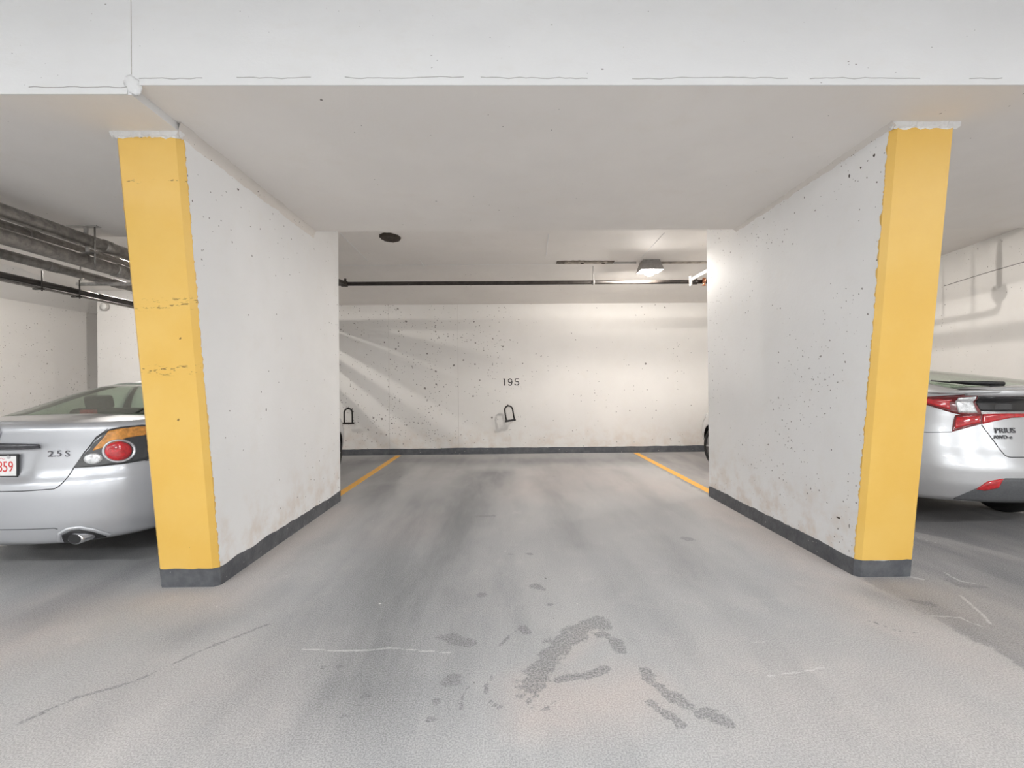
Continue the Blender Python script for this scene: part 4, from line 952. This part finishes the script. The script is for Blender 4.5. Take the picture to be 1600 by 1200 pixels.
# ---------------------------------------------------------------- silver sedan in the left bay
car = SEDAN
root = empty('sedan', (-3.53, 3.12, 0), R(-1.0)); tag(root, 'silver four-door sedan parked nose-in in the left bay', 'car')
paint = MAT['silver']
body = car_body(car, paint, root); greenhouse(car, paint, root, .50); wheels(car, root); interior(car, root, 1.22); mirrors(car, paint, root, 3.05, 1.04); handles(car, root, (1.75, 2.75), .86); door_seams(car, root, (1.35, 2.25, 3.3)); front_face(car, root, .78, .55)
for m_ in (1, -1):
    lamp = patch(car, 'tail_lamp', [(.268, .801), (.40, .798), (.553, .802), (.669, .811), (.80, .84), (.95, .90), (1.03, .96)], [(.268, .803), (.322, .903), (.399, 1.005), (.476, 1.058), (.542, 1.070), (.688, 1.076), (.85, 1.06), (1.03, .965)], .006, MAT['housing'], root, 40, 10, mirror=m_)
    a_ = patch(car, 'amber_lens', [(.366, .912), (.438, .935), (.572, .99), (.72, 1.0), (.93, .975)], [(.372, .925), (.475, 1.046), (.54, 1.058), (.66, 1.064), (.8, 1.055), (.93, .985)], .009, MAT['amber'], lamp, 24, 6, mirror=m_); a_['label'] = 'amber turn-signal lens'
    rg = disc(car, 'lamp_ring', .512, .898, .102, .088, .008, MAT['rim'], lamp, .006, mirror=m_, inner=.78)
    rd = disc(car, 'red_lens', .506, .898, .082, .072, .010, MAT['red'], lamp, .016, mirror=m_); rd['label'] = 'round red brake lens'
    wl_ = disc(car, 'reverse_lens', .366, .856, .052, .040, .008, MAT['clear'], lamp, .010, mirror=m_); wl_['label'] = 'clear reversing lens'
    seam(car, 'boot_seam', [(.268, .80), (.24, .709), (.225, .685), (.205, .670), (.075, .662), (.0, .66)], .006, MAT['trim'], root, m_, n=50)
    seam(car, 'boot_seam', [(.268, .80), (.322, .905), (.399, 1.008), (.476, 1.062)], .005, MAT['trim'], root, m_)
    seam(car, 'bumper_seam', [(.669, .808), (.85, .80), (1.05, .79)], .005, MAT['trim'], root, m_)
# boot lid edge, chrome garnish, emblem, badges
tc = car.tx(.315, .962)
cg = patch(car, 'chrome_garnish', [(-tc*.92, .944), (0, .944), (tc*.92, .944)], [(-tc, .980), (0, .984), (tc, .972)], .012, MAT['darkchrome'], root, 40, 4, .012, skirt=.05)
bm = bmesh.new(); bmesh.ops.create_cone
bm = bmesh.new(); pts = [(.062*math.cos(2*math.pi*k/36), 0, .055*math.sin(2*math.pi*k/36)) for k in range(37)]; tube(bm, pts, .010, 10, False); box(bm, (-.075, -.010, -.012), (.075, .004, .012), .004)
em = frombm('emblem', bm, MAT['chrome'], root, True); em.location = car.off(0, 1.055, .006)
tb = car.tx(.425, .90); text_mesh('badge', '2.5', .060, .003, MAT['darkchrome'], root, car.off(car.tx(.405, .90), .902, .003), face_rot(car, tb, .90), sx=1.15)
text_mesh('badge', 'S', .060, .003, MAT['darkchrome'], root, car.off(car.tx(.475, .90), .899, .003), face_rot(car, tb, .90), sx=1.1)
# number plate
pr = mesh('number_plate', [], [], None, root) if False else None
py_ = tab(car.rz, .82)+car.disp(0, .82)-.010
bm = bmesh.new(); box(bm, (-.152, py_-.004, .742), (.152, py_, .892), .001); pl = frombm('number_plate', bm, MAT['plate'], root); pl['label'] = 'white number plate with red figures'
bm = bmesh.new()
for a, b in (((-.165, py_-.008, .892), (.165, py_+.002, .905)), ((-.165, py_-.008, .728), (.165, py_+.002, .756)), ((-.165, py_-.008, .728), (-.152, py_+.002, .905)), ((.152, py_-.008, .728), (.165, py_+.002, .905))): box(bm, a, b, .002)
frombm('plate_frame', bm, MAT['trim'], pl)
text_mesh('plate_figures', '859', .105, .0008, MAT['platered'], pl, (.130, py_-.0045, .815), (R(90), 0, 0), sx=.72, align='RIGHT')
for x, w_ in ((.01, .04), (.07, .028), (.02, .05)):
    pass
bm = bmesh.new(); rnd = random.Random(4)
pts = [(-.02+.008*k, py_-.0045, .874+.006*math.sin(k*1.7)+rnd.uniform(-.002, .002)) for k in range(12)]; tube(bm, pts, .0014, 5); frombm('plate_script', bm, MAT['platered'], pl)
bm = bmesh.new(); box(bm, (.095, py_-.006, .760), (.148, py_-.003, .776)); frombm('plate_sticker', bm, MAT['fixture_white'], pl)
bm = bmesh.new(); lathe(bm, [(.012, py_-.010), (.012, py_-.004)], 14, 'y', (.10, 0, .885)); frombm('plate_bolt', bm, MAT['chrome'], pl)
# exhaust with its cut-out in the bumper
ex = Vector(car.off(car.tx(.55, .33), .31, .0))
bm = bmesh.new(); prof = [(.050, -.035), (.054, -.030), (.052, .02), (.050, .20), (.044, .20), (.042, -.02), (.046, -.033)]
lathe(bm, prof[:4], 28, 'y', (0, 0, 0)); ep = frombm('exhaust_pipe', bm, MAT['chrome'], root, True); ep.location = (ex.x, ex.y-.01, .315); ep.scale = (1.15, 1, .72); ep.rotation_euler = (0, 0, R(-8))
bm = bmesh.new(); lathe(bm, [(.038, -.0365), (.046, -.036)], 28, 'y'); frombm('pipe_bore', bm, MAT['black'], ep)
tcut = car.tx(.55, .36)
seam(car, 'exhaust_lip', [(car.tx(.43, .33), .30), (car.tx(.45, .36), .355), (car.tx(.50, .38), .385), (car.tx(.56, .385), .388), (car.tx(.62, .36), .355), (car.tx(.67, .32), .30)], .024, paint, root, 1, .006, 30)
patch(car, 'exhaust_cutout', [(car.tx(.45, .30), .285), (car.tx(.65, .30), .285)], [(car.tx(.46, .34), .345), (car.tx(.51, .36), .370), (car.tx(.56, .36), .372), (car.tx(.64, .34), .345)], .003, MAT['black'], root)
for m_ in (1, -1): seam(car, 'bumper_crease', [(0, .402), (.21, .400), (.225, .39)], .006, MAT['diffuser'], root, m_)
# high-level brake lamp on the parcel shelf
bm = bmesh.new(); box(bm, (-.06, .74, 1.135), (.06, .78, 1.175), .008); frombm('high_brake_lamp', bm, MAT['red'], root)
bm = bmesh.new(); box(bm, (-.58, .60, 1.10), (.58, 1.0, 1.13), .01); frombm('parcel_shelf', bm, MAT['cloth'], root)
# ---------------------------------------------------------------- silver hatchback in the right bay
car = LIFT
root = empty('hatchback', (4.47, 3.66, 0), R(5.0)); tag(root, 'pale silver hatchback with angular red tail lamps in the right bay', 'car')
paint = MAT['pearl']
car_body(car, paint, root); greenhouse(car, paint, root, .52); wheels(car, root); interior(car, root, 1.20); mirrors(car, paint, root, 3.0, 1.08); handles(car, root, (1.55, 2.55), .95); door_seams(car, root, (1.25, 2.15, 3.15)); front_face(car, root, .76, .5)
for m_ in (-1, 1):
    m2 = -m_     # outlines were measured on the left side (t negative)
    lamp = patch(car, 'tail_lamp', [(.262, 1.058), (.386, 1.060), (.43, 1.072), (.597, 1.137), (.70, 1.17), (.86, 1.19)], [(.268, 1.085), (.345, 1.243), (.454, 1.232), (.638, 1.214), (.75, 1.205), (.86, 1.195)], .008, MAT['darkred'], root, 36, 8, mirror=-m2)
    u_ = patch(car, 'red_lens', [(.452, 1.10), (.60, 1.150), (.82, 1.188)], [(.470, 1.192), (.638, 1.196), (.82, 1.194)], .014, MAT['red'], lamp, 20, 5, .006, mirror=-m2)
    c_ = patch(car, 'reverse_lens', [(.292, 1.080), (.40, 1.078)], [(.345, 1.222), (.445, 1.210)], .014, MAT['clear'], lamp, 12, 8, .006, mirror=-m2); c_['label'] = 'clear reversing lens'
    lw = patch(car, 'lower_lamp', [(.264, .985), (.34, .955), (.44, .913)], [(.264, 1.066), (.34, 1.062), (.417, 1.055)], .010, MAT['darkred'], root, 18, 8, mirror=-m2)
    patch(car, 'red_lens', [(.275, .998), (.34, .972), (.425, .940)], [(.275, 1.052), (.34, 1.048), (.410, 1.040)], .014, MAT['red'], lw, 18, 5, .006, mirror=-m2)
    bl = patch(car, 'lamp_blade', [(.0, 1.042), (.10, 1.036), (.20, 1.005), (.256, .985)], [(.0, 1.070), (.13, 1.072), (.256, 1.068)], .012, MAT['red'], root, 24, 4, .004, mirror=-m2)
    patch(car, 'hatch_glass', [(0, 1.088), (.15, 1.088), (.270, 1.090)], [(0, 1.215), (.15, 1.213), (.325, 1.218)], .006, MAT['darkglass'], root, 28, 6, mirror=-m2)
    seam(car, 'glass_trim', [(0, 1.080), (.15, 1.079), (.262, 1.078)], .008, MAT['chrome'], root, -m2, .008)
    seam(car, 'hatch_seam', [(.262, .98), (.207, .841), (.179, .735), (.165, .722), (.148, .719), (.0, .719)], .007, MAT['trim'], root, -m2, n=60)
    patch(car, 'rear_diffuser', [(.0, .345), (.20, .345), (.48, .345)], [(.0, .553), (.215, .553), (.30, .520), (.392, .444), (.48, .362)], .006, MAT['diffuser'], root, 36, 8, mirror=-m2)
    patch(car, 'reflector', [(.376, .452), (.330, .446), (.258, .473)], [(.366, .466), (.315, .522), (.228, .550)], .010, MAT['red'], root, 14, 5, .004, mirror=-m2)
    seam(car, 'bumper_seam', [(.44, .913), (.60, .90), (.85, .93), (1.0, .95)], .005, MAT['trim'], root, -m2)
text_mesh('badge', 'PRIUS', .062, .003, MAT['darkchrome'], root, car.off(car.tx(-.295, .93), .930, .003), face_rot(car, car.tx(-.295, .93), .93), sx=1.05)
text_mesh('badge', 'AWD-e', .044, .003, MAT['darkchrome'], root, car.off(car.tx(-.325, .88), .877, .003), face_rot(car, car.tx(-.325, .88), .88), sx=1.0)
# roof spoiler lip above the dark glass, wiper on the upper window, aerial fin
patch(car, 'tail_spoiler', [(-.42, 1.232), (-.2, 1.226), (0, 1.224), (.2, 1.226), (.42, 1.232)], [(-.42, 1.262), (-.2, 1.270), (0, 1.272), (.2, 1.270), (.42, 1.262)], .022, paint, root, 40, 6, .012, skirt=.06)
wb0 = Vector(gh_pt(car, -.10, .16)); wb1 = Vector(gh_pt(car, -.42, .20))
def gh_off(t, g, d):
    p = Vector(gh_pt(car, t, g)); a = Vector(gh_pt(car, t, g+.02))-p; return p+Vector((0, -a.z, a.y)).normalized()*d
bm = bmesh.new(); tube(bm, [gh_off(-.04, .12, .03), gh_off(-.10, .13, .035), gh_off(-.22, .17, .03), gh_off(-.33, .24, .025)], [.02, .016, .011, .008], 10); wp = frombm('rear_wiper', bm, MAT['trim'], root, True)
bm = bmesh.new(); tube(bm, [gh_off(-.06, .11, .012), gh_off(-.20, .18, .012), gh_off(-.40, .34, .012)], .007, 8); frombm('wiper_blade', bm, MAT['black'], wp, True)
bm = bmesh.new(); box(bm, (-.02, 1.75, 1.545), (.02, 1.93, 1.60), .012); frombm('aerial_fin', bm, paint, root)
